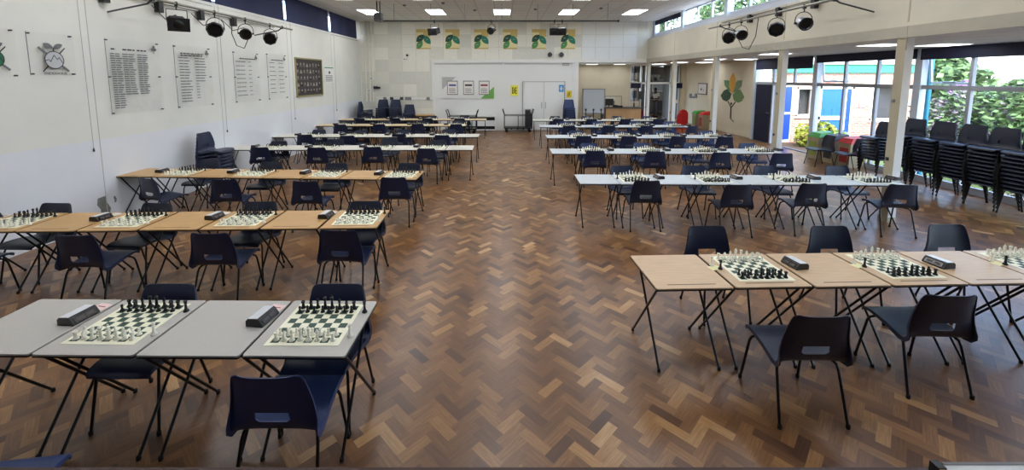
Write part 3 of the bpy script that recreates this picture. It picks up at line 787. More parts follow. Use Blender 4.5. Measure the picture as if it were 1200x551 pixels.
BACK = ['rook', 'knight', 'bishop', 'queen', 'king', 'bishop', 'knight', 'rook']
far_mb = B(); 
def _count(): return 0
def set_pieces(cx, cy, z, rz, side, bd, individual):
    """side 'left': cream men near the camera; 'right': black men near"""
    T0 = Matrix.Translation((cx, cy, z)) @ Matrix.Rotation(rz, 4, 'Z')
    near, far = ('cream', 'black') if side == 'left' else ('black', 'cream')
    def put(kd, col, x, y, rot, lab):
        x += R.uniform(-.004, .004); y += R.uniform(-.004, .004)
        if individual:
            p = T0 @ Vector((x, y, .002)); PIECES[kd, col].put(p, rz+rot, lab, 'chess pieces set out on the nearer boards')
        else:
            T = T0 @ Matrix.Translation((x, y, .002)) @ Matrix.Rotation(rot, 4, 'Z')
            piece_mb(kd, 'piece_white' if col == 'cream' else 'piece_black', 6, far_mb, T)
    for i in range(8):
        x = -.175+i*.05
        kd = BACK[i] if near == 'cream' else BACK[::-1][i]
        fd = kd
        dup_ = {'rook': ('left', 'right'), 'knight': ('left', 'right'), 'bishop': ('left', 'right')}
        w = (dup_[kd][0 if i < 4 else 1]+' ') if kd in dup_ else ''
        put(kd, near, x, -.175, 0, '%s%s %s on %s' % (w, near, kd, bd))
        put('pawn', near, x, -.125, 0, '%s pawn, %s from left, on %s' % (near, ORD[i], bd))
        put(fd, far, x, .175, PI, '%s%s %s on %s' % (w, far, fd, bd))
        put('pawn', far, x, .125, 0, '%s pawn, %s from left, on %s' % (far, ORD[i], bd))
    s = 1 if side == 'left' else -1
    # spare queens beside the board
    put('queen', near, s*(.265), -.13 if side == 'left' else -.02, 0, 'spare %s queen standing beside %s' % (near, bd))
    put('queen', far, s*(.265 if side == 'left' else .30), .13 if side == 'left' else .05, 0, 'spare %s queen standing beside %s' % (far, bd))

# ------------------------------------------------------------------ rows of desks
def row(side, num, x_aisle, pitch, n_, yf, slope, top, boards, near_y, far_y, kn='chair_blue', kf='chair_blue', indiv=False, clocks=True, slips=None):
    sg = -1 if side == 'left' else 1
    rn = 'front' if num == 1 else ORD[num-1]
    a = math.atan(slope)
    def at(xoff, yoff=0):
        x = x_aisle+sg*xoff
        return Vector((x, yf + (x-x_aisle)*slope + yoff, 0))
    for i in range(n_):
        p = at((i+.5)*pitch); p.y += R.uniform(-.006, .006)
        desks[top].put(p, a+R.uniform(-.006, .006), '%s folding exam desk, %s from the aisle in the %s row on the %s' % (DN[top], ORD[i], rn, side), '%s side %s row exam desks' % (side, rn))
    for j, i in enumerate(boards):
        bn = 'aisle-end' if j == 0 else (ORD[j]+'-from-aisle')
        bd = '%s board of %s %s row' % (bn, side, rn)
        c = at((i+.5)*pitch); dx = .0
        cy = c.y+.318
        rz = a+R.uniform(-.012, .012)
        P_BOARD.put((c.x+dx, cy, .7002), rz, 'cream and green chess mat, %s' % bd.replace('board', 'playing spot'), 'roll-up chess boards on the desks')
        set_pieces(c.x+dx, cy, .7002, rz, side, bd, indiv)
        if clocks:
            if side == 'left': P_CLOCK.put((c.x-.38, cy+.03+R.uniform(-.02, .02), .7002), -.12+R.uniform(-.06, .06), 'dark chess clock left of the %s' % bd, 'digital chess clocks')
            else: P_CLOCK.put((c.x+.40, cy+.03+R.uniform(-.02, .02), .7002), PI+.1+R.uniform(-.06, .06), 'dark chess clock right of the %s' % bd, 'digital chess clocks')
        if slips:
            if side == 'left': slips.put((c.x-.37, cy+.185, .7002), -.2, 'small paper slip behind the clock by the %s' % bd, 'paper slips by the clocks')
            else: slips.put((c.x-.30, cy-.0, .7002), .3, 'small paper slip left of the %s' % bd, 'paper slips by the clocks')
        ny = near_y[j] if j < len(near_y) else near_y[-1]
        fy = far_y[j] if j < len(far_y) else far_y[-1]
        jx = R.uniform(-.04, .04)*(0 if num == 1 else 1)
        if ny is not None:
            r2 = R.uniform(-.07, .07)
            o = ny if isinstance(ny, tuple) else (ny, 0, r2)
            chairs[kn].put((c.x+jx+o[1], o[0]+.25, 0), o[2], 'dark blue plastic chair on the near side of the %s' % bd, 'plastic chairs drawn up at the desks')
        if fy is not None:
            chairs[kf].put((c.x-jx, fy-.25, 0), PI+R.uniform(-.07, .07), 'dark blue plastic chair on the far side of the %s' % bd, 'plastic chairs drawn up at the desks')

row('left', 1, -.905, .615, 4, 2.19, -.01, 'top_grey', [0, 2], [(1.93, 0, .0), (1.365, .11, .13)], [2.86, 2.86], 'chair_bright', 'chair_blue', True, slips=P_PINK)
row('left', 2, -1.343, .627, 7, 4.22, .028, 'top_oak', [0, 2, 4, 6], [3.93, 3.85, 3.80, 3.75], [4.88, 4.86, 4.80, 4.80], 'chair_blue', 'chair_dark', True, slips=P_SLIP)
row('left', 3, -1.363, .620, 8, 6.28, -.045, 'top_oak', [0, 2, 4, 6], [6.08, 5.85, 5.95, (6.02, .05, -.35)], [7.12, 7.10, 7.2, 7.45], 'chair_blue', 'chair_dark', slips=P_SLIP)
row('left', 4, -.676, .617, 9, 8.90, -.004, 'top_white', [1, 3, 5, 7], [8.62, 8.80, 8.72, 8.75], [9.80, 10.05, 9.9, 9.6], 'chair_blue', 'chair_dark')
row('left', 5, -.66, .617, 9, 10.86, 0, 'top_white', [1, 3, 5, 7], [10.60, 10.85, 10.5, 10.7], [11.8, 11.7, 11.6, 11.7])
row('left', 6, -1.24, .62, 8, 13.35, 0, 'top_maple', [0, 2, 4, 6], [13.1, 13.2, 13.1, 13.0], [14.2, 14.1, 14.2, 14.1], 'chair_blue', 'chair_dark')
row('left', 7, -.64, .612, 9, 15.15, 0, 'top_maple', [1, 3, 5, 7], [14.9, 14.95, 15.0, 14.9], [15.95, 15.95, 16.0, 15.9], 'chair_dark', 'chair_dark')
row('right', 1, 1.15, .62, 6, 2.945, .033, 'top_beech', [1, 3, 5], [(2.46, -.04, 0), (2.71, -.18, -.02), None], [4.04, 4.04, 4.08], 'chair_dark', 'chair_dark', True, slips=P_YEL)
row('right', 2, 1.151, .608, 8, 6.03, -.018, 'top_cool', [1, 3, 5, 7], [(5.89, .03, 0), (5.66, .02, 0), (5.72, -.08, 0), (5.66, -.03, -.12)], [6.9, 6.9, 6.88, 6.88], 'chair_dark', 'chair_blue', True)
row('right', 3, 1.02, .61, 8, 8.47, 0, 'top_cool', [1, 3, 5, 7], [8.33, 8.25, 8.15, 8.05], [9.3, 9.35, 9.35, 9.3], 'chair_blue', 'chair_bright')
row('right', 4, 1.15, .605, 8, 10.66, 0, 'top_cool', [1, 3, 5, 7], [10.45, 10.4, 10.4, 10.3], [11.5, 11.5, 11.55, 11.5], 'chair_blue', 'chair_bright')
row('right', 5, 1.17, .60, 8, 13.0, 0, 'top_cool', [1, 3, 5, 7], [12.7, 12.7, 12.7, (12.6, .1, .3)], [13.9, 13.9, 13.9, 13.9], 'chair_blue', 'chair_bright')
row('right', 6, 1.09, .60, 8, 14.9, 0, 'top_white', [1, 3, 5, 7], [14.7, 14.7, 14.7, 14.7], [15.8, 15.8, 15.8, 15.8], 'chair_blue', 'chair_blue')
fm = link('far_chess_pieces', far_mb.mesh('far_chess_pieces')); fm['kind'] = 'stuff'; fm['category'] = 'chess pieces'
fm['label'] = 'cream and black chess pieces standing on the boards of the further rows'

# ------------------------------------------------------------------ stacks of chairs
def stack(x, y, rz, cnt, place, k='chair_dark', dz=.07, group='stacked plastic chairs'):
    for i in range(cnt):
        w = 'bottom chair' if i == 0 else ('top chair' if i == cnt-1 else 'chair %s from bottom' % ORD[i])
        a = rz+R.uniform(-.02, .02); d = Vector((-math.sin(rz), math.cos(rz), 0))*(i*.010)
        chairs[k].put((x+d.x, y+d.y, i*dz), a, 'dark plastic %s of stack %s' % (w, place), group)
wl = ['hidden by the near column', 'first right of the column', 'second right of the column', 'third right of the column', 'fourth right of the column', 'at the right photo edge']
for (y, c), pl in zip([(9.30, 8), (8.62, 10), (8.06, 10), (7.54, 10), (7.06, 10), (6.56, 10)], wl): stack(8.62, y, PI/2+.05, c, pl)
stack(-5.75, 8.02, -PI/2, 7, 'against the left wall behind the third row', 'chair_blue')
stack(-5.75, 16.9, -PI/2, 8, 'in the far left corner', 'chair_blue')
stack(-5.55, 16.3, -PI/2, 7, 'just before the far left corner', 'chair_blue')
stack(-5.08, 17.15, PI, 9, 'at the far wall, leftmost one', 'chair_blue')
stack(-4.55, 17.15, PI, 9, 'at the far wall, middle one', 'chair_blue')
stack(-3.98, 17.15, PI, 6, 'at the far wall, shortest one', 'chair_blue')
stack(2.76, 17.15, PI, 9, 'beside the far double doors', 'chair_bright')
for (x, y, rz), lab in zip([(8.2, 10.5, PI/2-.1), (8.45, 9.85, PI/2-.15)], ['loose blue-grey chair before the green recycling bin', 'loose blue-grey chair before the red recycling bin']):
    chairs['chair_dark'].put((x, y, 0), rz, lab, 'loose chairs by the recycling bins')

# ------------------------------------------------------------------ bins
def make_bin(k, kf):
    root = link('recycling_bin', None); root.scale = (.82, .86, 1); root['category'] = 'recycling bin'
    b = B(); b.add([(-.2, -.24, 0), (.2, -.24, 0), (.2, .24, 0), (-.2, .24, 0), (-.24, -.25, .62), (.24, -.25, .62), (.24, .25, .62), (-.24, .25, .62)],
                   [(3, 2, 1, 0), (4, 5, 6, 7), (0, 1, 5, 4), (1, 2, 6, 5), (2, 3, 7, 6), (3, 0, 4, 7)], 'bin_body')
    part('body', b, root)
    part('front_panel', B().box(-.15, .15, -.262, -.255, .12, .5, kf), root)
    l = B(); l.add([(-.26, -.27, .62), (.26, -.27, .62), (.26, .27, .62), (-.26, .27, .62), (-.2, -.16, .74), (.2, -.16, .74), (.2, .22, .78), (-.2, .22, .78)],
                   [(3, 2, 1, 0), (4, 5, 6, 7), (0, 1, 5, 4), (1, 2, 6, 5), (2, 3, 7, 6), (3, 0, 4, 7)], k)
    part('lid', l, root); return Proto(root)
BG, BB_, BR_ = make_bin('bin_green', 'bin_front_green'), make_bin('black', 'dark_grey'), make_bin('bin_red', 'bin_front_red')
g = 'recycling bins'
rz = -PI/2
BG.put((8.93, 11.4, 0), rz, 'beige recycling bin with green lid by the window wall', g)
BB_.put((8.93, 10.87, 0), rz, 'recycling bin with black lid between the green and red lidded ones', g)
BR_.put((8.93, 10.34, 0), rz, 'beige recycling bin with red lid by the window wall', g)
BG.put((8.95, 18.7, 0), rz, 'green-lidded recycling bin in the far right alcove', g)
BR_.put((8.97, 18.1, 0), rz, 'red-lidded recycling bin in the far right alcove', g)
# red rounded stand
def rtop(w, h, r, n=8): return [(-w, 0), (w, 0)]+[(w*math.cos(a), h-w+w*math.sin(a)) for a in [PI*q/n for q in range(n+1)]]
t = thing('red_stand', 'red rounded-top floor stand in front of the lobby screen', 'stand', (8.05, 18.3, 0), .2)
part('panel', B().prism(rtop(.24, .84, .2), -.04, .04, 'red', 'y'), t)
part('side_panel', B().prism(rtop(.2, .72, .2), -.14, -.07, 'red', 'y', Matrix.Translation((-.16, 0, 0))), t)
b = B()
for q in range(6): b.box(.0, .05, -.05, -.041, .15+q*.09, .19+q*.09, 'paper')
part('white_marks', b, t)
part('foot', B().box(-.42, .28, -.2, .2, 0, .04, 'red'), t)
# ------------------------------------------------------------------ left wall fittings
TL = Matrix.Translation((LW0, 0, 0)) @ Matrix.Rotation(LWA, 4, 'Z'); TLi = TL.inverted()
def lrect(tl, tr, br, bl):
    P = [TLi @ on_left(*p) for p in (tl, tr, br, bl)]
    return (P[0].y+P[3].y)/2, (P[1].y+P[2].y)/2, (P[2].z+P[3].z)/2, (P[0].z+P[1].z)/2
def lroot(name, lab, cat, s, z, group=None):
    p = TL @ Vector((0, s, z)); return thing(name, lab, cat, p, LWA, group)
def fonttext(s, size, k, name='lettering'):
    cu = bpy.data.curves.new('t', 'FONT'); cu.body = s; cu.size = size; cu.align_x = 'CENTER'; cu.extrude = .0008
    o = bpy.data.objects.new('t', cu); C.objects.link(o); bpy.context.view_layer.update()
    me = bpy.data.meshes.new_from_object(o.evaluated_get(bpy.context.evaluated_depsgraph_get())); bpy.data.objects.remove(o)
    me.materials.clear(); me.materials.append(M[k]); me.name = name
    return me
# on the left wall the viewer looks along -x: local right = +y, up = +z, out = +x
def fixings(w, h, mid, out=.03):
    b = B()
    zs = (0.02, h-.02)+((h/2,) if mid else ())
    for y in (.03, w-.03):
        for z in zs: b.tube([(0, y, z), (out+.008, y, z)], .011, 'dark_grey', 10)
    return b
def wordlines(b, x, y0, z, widths, k, h=.011):
    y = y0
    for w in widths: b.box(x, x+.0008, y, y+w, z, z+h, k); y += w+.012
rw = random.Random(3)
def honour(lab, quad, cols_, rows_, head, crest=True):
    y0, y1, z0, z1 = lrect(*quad); w, h = y1-y0, z1-z0
    t = lroot('honours_board', lab, 'honours board', y0, z0, 'clear honours boards on the left wall')
    part('acrylic_panel', B().box(.028, .034, 0, w, 0, h, 'acrylic').box(.028, .0345, -.004, .0, 0, h, 'grey'), t)
    part('fixings', fixings(w, h, True), t)
    b = B()
    for q, (fa, fb) in enumerate(head): 
        y = fa*w
        while y < fb*w: 
            ww = min(rw.uniform(.05, .1), fb*w-y); b.box(.035, .036, y, y+ww, h*(.87-q*.03 if len(head) > 1 and head[0][0] == head[1][0] else .86), h*(.87-q*.03 if len(head) > 1 and head[0][0] == head[1][0] else .86)+.022, 'ink'); y += ww+.015
    top, bot = h*.80, h*.05
    for c, (fa, fb, frac) in enumerate(cols_):
        nrow = int(rows_*frac)
        for r_ in range(nrow):
            z = top-(top-bot)*r_/rows_
            ln = (fb-fa)*w*rw.uniform(.7, 1); wordlines(b, .035, fa*w, z, [ln*.45, ln*.5], 'ink_grey', min(.016, .5*(top-bot)/rows_))
    part('lettering', b, t)
    if crest:
        c = B(); cy, cz = w*.88, h*.91
        for a in range(3):
            an = a*2.1+1.57; c.lathe([(.028, 0), (.028, .001)], 'ink_grey', 10, Matrix.Translation((.035, cy+.03*math.cos(an), cz+.03*math.sin(an))) @ Matrix.Rotation(PI/2, 4, 'Y'))
        c.box(.035, .036, cy-.004, cy+.004, cz-.09, cz, 'ink'); part('crest', c, t)
    return t
honour('large clear honours board with two columns, nearest the stage', [(119.5, 44.6), (184.9, 51), (189.9, 129), (130, 134.4)],
       [(.06, .26, 1), (.27, .50, .78), (.54, .74, .78)], 25, [(.08, .16), (.28, .5), (.54, .72)])
honour('clear honours board with a two-line heading, second from the stage', [(200.7, 52.7), (244, 56.5), (249.7, 123), (208, 127)],
       [(.10, .42, 1), (.52, .85, .62), (.52, .60, .95)], 16, [(.15, .78), (.15, .74)])
honour('tall clear honours board with nine spaced entries, third from the stage', [(271, 59.6), (301, 63), (304.8, 118), (276, 120.4)],
       [(.06, .5, 1), (.55, .68, 1)], 9, [(.22, .85)])
honour('narrow clear honours board, fourth from the stage beside the framed photo', [(310.7, 63), (333.6, 64.5), (336.8, 115), (314.6, 116.8)],
       [(.10, .42, 1), (.55, .85, 1)], 8, [(.2, .8)])
def circ(b, cy, cz, r, x0, x1, k, n=28): b.prism([(cy+r*math.cos(2*PI*i/n), cz+r*math.sin(2*PI*i/n)) for i in range(n)], x0, x1, k, 'x')
def ring(b, cy, cz, r, w_, x0, x1, k, n=28):
    for i in range(n):
        a, c = 2*PI*i/n, 2*PI*(i+1)/n
        b.prism([(cy+r*math.cos(a), cz+r*math.sin(a)), (cy+r*math.cos(c), cz+r*math.sin(c)), (cy+(r-w_)*math.cos(c), cz+(r-w_)*math.sin(c)), (cy+(r-w_)*math.cos(a), cz+(r-w_)*math.sin(a))], x0, x1, k, 'x')
def bar(b, y0, z0, y1, z1, w_, x0, x1, k):
    d = Vector((y1-y0, z1-z0)).normalized(); nx, ny = -d.y*w_/2, d.x*w_/2
    b.prism([(y0+nx, z0+ny), (y1+nx, z1+ny), (y1-nx, z1-ny), (y0-nx, z0-ny)], x0, x1, k, 'x')
def leafpoly(cy, cz, L_, w_, ang, n=7):
    pts = []
    for i in range(n+1): t = i/n; pts.append((t*L_, w_*math.sin(PI*t)**.8))
    for i in range(n-1, 0, -1): t = i/n; pts.append((t*L_, -w_*math.sin(PI*t)**.8))
    ca, sa = math.cos(ang), math.sin(ang)
    return [(cy+a*ca-b_*sa, cz+a*sa+b_*ca) for a, b_ in pts]
def crest_plaque(lab, quad, fill, word):
    y0, y1, z0, z1 = lrect(*quad); w, h = y1-y0, z1-z0
    t = lroot('crest_plaque', lab, 'plaque', y0, z0, 'clear crest plaques on the left wall')
    part('acrylic_panel', B().box(.028, .034, 0, w, 0, h, 'acrylic').box(.028, .0345, -.006, 0, 0, h, 'grey'), t)
    part('fixings', fixings(w, h, False), t)
    b = B(); cy, cz, r = w*.52, h*.37, w*.215; X0, X1 = .0345, .0355
    bar(b, cy-r*1.5, cz+r*1.35, cy+r*1.4, cz-r*1.25, r*.26, X0, X1-.0005, 'ink_grey'); bar(b, cy+r*1.2, cz+r*1.4, cy-r*1.25, cz-r*1.3, r*.12, X0, X1-.0005, 'ink')
    circ(b, cy, cz, r, X0, X1, fill); ring(b, cy, cz, r, r*.09, X1, X1+.0005, 'ink')
    pts = [(-.9, -.1), (-.55, .05), (-.4, -.2), (0, .55), (.3, .05), (.5, .3), (.85, -.35)]
    for a, c in zip(pts, pts[1:]): bar(b, cy+a[0]*r, cz+a[1]*r, cy+c[0]*r, cz+c[1]*r, r*.07, X1, X1+.0005, 'ink')
    b.box(X0, X1, cy-r*.06, cy+r*.06, cz+r*.9, cz+r*1.35, 'ink')
    for an in (.45, PI-.45): b.prism(leafpoly(cy, cz+r*1.3, r*1.1, r*.28, an), X0, X1, 'ink_grey', 'x')
    part('crest', b, t)
    if word:
        me = fonttext(word, w*.085, 'ink'); o = link('lettering', me, t)
        o.matrix_local = Matrix.Translation((.035, cy, cz-r*1.62)) @ Matrix(((0, 0, 1, 0), (1, 0, 0, 0), (0, 1, 0, 0), (0, 0, 0, 1)))
crest_plaque('clear square plaque with grey mountain crest reading ENDEAVOUR', [(27, 36), (82, 42), (88, 88), (34, 89)], 'crest_fill', 'ENDEAVOUR')
crest_plaque('clear square plaque with green crest, cut by the left edge of the photo', [(-50, 27), (13, 34.7), (20.5, 90), (-42, 91)], 'crest_green', '')
# framed group of portraits
y0, y1, z0, z1 = lrect((344.5, 66.7), (376, 70), (378, 111), (347.5, 114.5)); w, h = y1-y0, z1-z0
t = lroot('framed_photo', 'large framed grid of dark photographs on the left wall', 'framed picture', y0, z0)
b = B()
for a in ((0, w, 0, .04), (0, w, h-.04, h), (0, .04, 0, h), (w-.04, w, 0, h)): b.box(0, .035, a[0], a[1], a[2], a[3], 'gold_frame')
part('frame', b, t)
b = B(); b.box(.005, .012, .04, w-.04, .04, h-.04, 'photo_dark')
for r_ in range(5):
    for c in range(8):
        yy = .08+c*(w-.16)/8; zz = .12+r_*(h-.2)/5; k = rw.choice(['photo_mid', 'photo_light', 'photo_mid', 'ink'])
        hh, ww = (h-.2)/5*.62*rw.uniform(.7, 1), (w-.16)/8*.6
        b.box(.012, .014, yy, yy+ww, zz, zz+hh*.6, k); circ(b, yy+ww/2, zz+hh*.8, ww*.32, .012, .014, 'photo_light', 8)
part('print', b, t)
y0, y1, z0, z1 = lrect((378.8, 77), (391, 78.5), (391, 97), (379.5, 97.5)); w, h = y1-y0, z1-z0
t = lroot('wall_certificate', 'small pale certificate beside the framed photographs', 'certificate', y0, z0)
part('frame', B().box(0, .02, 0, w, 0, h, 'white_paint'), t)
b = B().box(.02, .021, .05, w-.05, h*.88, h*.94, 'leaf_green').box(.02, .021, w*.45, w*.6, h*.55, h*.7, 'ink')
for q in range(5): b.box(.02, .021, .1, w-.15, h*(.1+q*.08), h*(.1+q*.08)+.02, 'ink_grey')
part('print', b, t)
# blind cords
for i, (x, y) in enumerate([(108, 178), (265, 155), (345, 140), (394, 130)]):
    p = TLi @ on_left(x, y)
    t = lroot('blind_cord', 'thin blind cord with small weight on the left wall, %s from the stage' % ORD[i], 'cord', p.y, p.z, 'blind cords')
    part('cord', B().tube([(.03, 0, .05), (.03, 0, 3.85-p.z)], .0035, 'ink_light', 6), t)
    part('weight', B().lathe([(.008, 0), (.014, .02), (.006, .06)], 'dark_grey', 10, Matrix.Translation((.03, 0, 0))), t)
# wall sheet joints, scuffs, socket
b = B()
for y in (3.45, 6.3, 9.05, 11.9, 14.8): b.box(0, .0025, y-.006, y+.006, .1, 3.82, 'board_grey', TL)
struct('trim_5', b)
b = B(); p = TLi @ on_left(121, 243); 
pts = [(-.07, .16), (.05, .17), (.06, .07), (.12, -.05), (.05, -.25), (-.05, -.24), (-.04, -.02), (-.09, .06)]
b.prism([(p.y+a, p.z+c) for a, c in pts], 0, .002, 'plaster', 'x', TL); b.prism([(p.y+.2+a*.25, p.z+.08+c*.25) for a, c in pts], 0, .002, 'plaster', 'x', TL)
struct('trim_6', b)
# lighting bar
def stage_light(kind, lab, loc, rz, cable=True, size=1.0):
    t = thing('stage_light', lab, 'stage light', loc, rz); t.scale = (size,)*3   # origin at bar height; looks down its local -y
    part('clamp', B().box(-.02, .02, -.03, .03, -.05, .03, 'black').tube([(0, 0, -.05), (0, 0, -.10)], .01, 'black'), t)
    wy = .14
    if kind == 'box':
        yk = B().tube([(-wy, 0, -.3), (-wy, 0, -.1), (wy, 0, -.1), (wy, 0, -.3)], .007, 'black_metal')
        part('yoke', yk, t)
        TT = Matrix.Translation((0, 0, -.32)) @ Matrix.Rotation(math.radians(14), 4, 'X')
        b = B(); b.prism([(-.13, -.09), (.13, -.09), (.13, .06), (.09, .10), (-.09, .10), (-.13, .06)], -.16, .14, 'black', 'y', TT)
        b.prism([(-.15, -.11), (.15, -.11), (.15, .11), (-.15, .11)], -.19, -.16, 'black', 'y', TT)
        part('housing', b, t); part('lens', B().lathe([(.075, 0), (.07, .004)], 'screen_black', 16, TT @ Matrix.Translation((0, -.192, 0)) @ Matrix.Rotation(PI/2, 4, 'X')), t)
    else:
        pts = [(wy*math.cos(a), 0, -.24+.14*math.sin(a)) for a in [PI*q/8 for q in range(9)]]
        part('yoke', B().tube([(wy, 0, -.3)]+pts+[(-wy, 0, -.3)], .007, 'black_metal'), t)
        TT = Matrix.Translation((0, 0, -.30)) @ Matrix.Rotation(math.radians(18), 4, 'X')
        R2 = TT @ Matrix.Rotation(PI/2, 4, 'X')
        k = 'dark_grey' if kind == 'par' else 'steel'
        part('housing', B().lathe([(.05, -.13), (.09, -.10), (.105, -.02), (.11, .08)], k, 16, R2), t)
        part('lens', B().lathe([(.118, .08), (.118, .10), (.10, .10), (.085, .085)], 'screen_black', 16, R2), t)
        part('knob', B().tube([(-.15, 0, -.3), (-.115, 0, -.3)], .02, 'black').tube([(.115, 0, -.3), (.15, 0, -.3)], .02, 'black'), t)
        if kind == 'oct':
            part('hood', B().lathe([(.118, .06), (.15, .12), (.135, .19), (.128, .19), (.125, .10)], 'black', 8, R2), t)
    return t
XB = -5.5; ZB = 3.52
def bar_y(x, X): return (F*X/(x-PX) - (H-ZB)*sp)/cp
ya, yb = bar_y(342, XB), bar_y(158, XB)
t = thing('lighting_bar', 'horizontal steel lighting bar along the left wall', 'lighting bar', (XB, 0, ZB))
part('bar', B().tube([(0, yb-.3, 0), (0, ya, 0)], .024, 'bar_grey', 10), t)
for yy in (bar_y(178, XB), bar_y(330, XB)): part('bracket', B().tube([(0, yy, -.02), (-.1, yy+.02, -.08), (-.76, yy+.05, -.2)], .014, 'dark_grey').box(-.03, .03, yy-.02, yy+.02, -.04, .03, 'black'), t)
for x, kd, rz, lab in [(206, 'box', .75, 'boxy black stage light nearest the stage on the left bar'), (251, 'oct', .55, 'black stage light with barn doors, second on the left bar'),
                       (287, 'par', .5, 'small round stage light with looped cable, third on the left bar'), (316, 'oct', .45, 'black stage light furthest along the left bar')]:
    stage_light(kd, lab, (XB, bar_y(x, XB), ZB), rz)
thing('cable', 'black cable looping below the left lighting bar', 'cable', mb=B().tube([(XB, bar_y(272, XB), ZB), (XB, bar_y(272, XB)-.05, ZB-.35), (XB, bar_y(275, XB), ZB-.58), (XB, bar_y(284, XB), ZB-.62), (XB, bar_y(289, XB), ZB-.42)], .008, 'black'))
t = lroot('cable_conduit', 'grey conduit with black socket boxes above the left lighting bar', 'conduit', 6.0, 3.62)
part('pipe', B().tube([(.05, -.5, 0), (.05, 5.2, 0)], .015, 'bar_grey'), t)
for q in range(4): part('socket_box', B().box(.02, .11, .5+q*1.0, .6+q*1.0, -.17, .02, 'black'), t)
for q, (x, off) in enumerate([(206, .25), (251, .25), (287, .2)]):
    yy = bar_y(x, XB); thing('cable', 'slack black cable from conduit to the %s left stage light' % ORD[q], 'cable', mb=B().tube([(-6.2, yy+off+.1, 3.55), (-5.9, yy+off, 3.3), (-5.6, yy+.1, 3.35), (XB, yy+.02, 3.3)], .007, 'black', 6))
# right lighting bar
XB2 = 5.4; ZB2 = 3.56
def bar_y2(x): return (F*XB2/(x-PX) - (H-ZB2)*sp)/cp
t = thing('lighting_bar', 'horizontal steel lighting bar along the right upper wall', 'lighting bar', (XB2, 0, ZB2))
part('bar', B().tube([(0, bar_y2(1010), 0), (0, bar_y2(831), 0)], .024, 'bar_grey', 10), t)
for x in (979, 845): yy = bar_y2(x); part('bracket', B().tube([(0, yy, -.02), (.1, yy+.02, -.06), (.69, yy+.05, -.2)], .014, 'dark_grey').box(-.03, .03, yy-.02, yy+.02, -.04, .03, 'black'), t)
for x, kd, rz, lab in [(855, 'oct', -.5, 'silver-backed stage light furthest along the right bar'), (869, 'par2', -.2, 'small silver stage light with looped cable on the right bar'),
                       (911, 'oct', -.55, 'large black stage light in the middle of the right bar'), (943, 'par2', -.15, 'silver stage light nearest the stage on the right bar')]:
    stage_light(kd, lab, (XB2, bar_y2(x), ZB2), rz)
thing('cable', 'black cable looping below the right lighting bar', 'cable', mb=B().tube([(XB2, bar_y2(889), ZB2), (XB2, bar_y2(887), ZB2-.4), (XB2, bar_y2(880), ZB2-.66), (XB2, bar_y2(872), ZB2-.6), (XB2, bar_y2(867), ZB2-.42)], .008, 'black'))
t = thing('cable_conduit', 'grey conduit with black socket boxes above the right lighting bar', 'conduit', (XR, 7.4, 3.79))
part('pipe', B().tube([(-.05, 0, 0), (-.05, 4.2, 0)], .015, 'bar_grey'), t)
for q in range(3): part('socket_box', B().box(-.11, -.02, .7+q*1.05, .8+q*1.05, -.17, .02, 'black'), t)

# ------------------------------------------------------------------ hanging bar near the far wall
YH = 13.4; zb = on_y(590, 24.5, YH).z
t = thing('hanging_bar', 'long dark bar hung on wires below the far ceiling', 'lighting bar', (0, YH, zb))
xa, xb = on_y(446, 24.5, YH).x, on_y(724, 24.5, YH).x
part('bar', B().tube([(xa, 0, 0), (xb, 0, 0)], .024, 'dark_grey', 10).tube([(xa-.04, 0, 0), (xa, 0, 0)], .04, 'black').tube([(xb, 0, 0), (xb+.04, 0, 0)], .04, 'black'), t)
for x in (462, 505, 545, 588, 630, 671, 712): X = on_y(x, 24, YH).x; part('hanging_wire', B().tube([(X, 0, 0), (X, 0, ZC-zb)], .006, 'dark_grey', 6), t)
for x, kd, lab in [(509, 'box', 'boxy black stage light hanging left on the far bar'), (576, 'par', 'small round black stage light in the middle of the far bar'),
                   (650, 'box', 'left of the paired black stage lights on the far bar'), (659, 'box', 'right of the paired black stage lights on the far bar')]:
    stage_light(kd, lab, (on_y(x, 24, YH).x, YH, zb), R.uniform(-.4, .4))
X = on_y(453, 20, 13.9).x
t = thing('ceiling_speaker', 'black box speaker on a twin pole from the far left ceiling', 'speaker', (X, 13.0, ZC))
part('mount', B().tube([(-.04, 0, 0), (-.04, 0, -.38)], .02, 'black').tube([(.05, 0, 0), (.05, 0, -.38)], .02, 'black'), t)
part('cabinet', B().box(-.11, .11, -.11, .11, -.6, -.36, 'black'), t)

# ------------------------------------------------------------------ far wall fittings
def fy(x, y, Y=YF): return on_y(x, y, Y)
# six leaf banners
for i, x in enumerate([496.3, 530.3, 564, 598, 631.5, 665.5]):
    c = fy(x, 46, YF); w, h = .60, .82
    t = thing('leaf_banner', 'gold and green leaf poster on the far wall, %s from the left' % ORD[i], 'poster', (c.x, YF-.02, c.z-h/2), 0, 'leaf posters on the far wall')
    part('sheet', B().box(-w/2, w/2, -.012, 0, 0, h, 'poster_cream').box(-w/2, w/2, -.0125, -.011, h-.13, h, 'poster_gold').box(-w/2, w/2, -.0125, -.011, 0, .05, 'poster_gold').box(0, w/2, -.0125, -.011, h*.62, h-.13, 'poster_gold'), t)
    b = B()
    def lf(cx, cz, L_, w_, a, k):
        b.prism([(q[0], q[1]) for q in leafpoly(cx, cz, L_, w_, a)], -.016, -.0125, k, 'y')
    lf(-.30, .30, .44, .125, .72, 'leaf_dark'); lf(.01, .56, .46, .125, -.88, 'leaf_teal'); lf(-.28, .01, .40, .12, .95, 'leaf_green')
    for (cx, cz) in ((-.14, .45), (.15, .40), (-.17, .18)): b.box(cx-.05, cx+.05, -.0165, -.0155, cz-.008, cz+.008, 'board_grey')
    part('leaf_print', b, t)
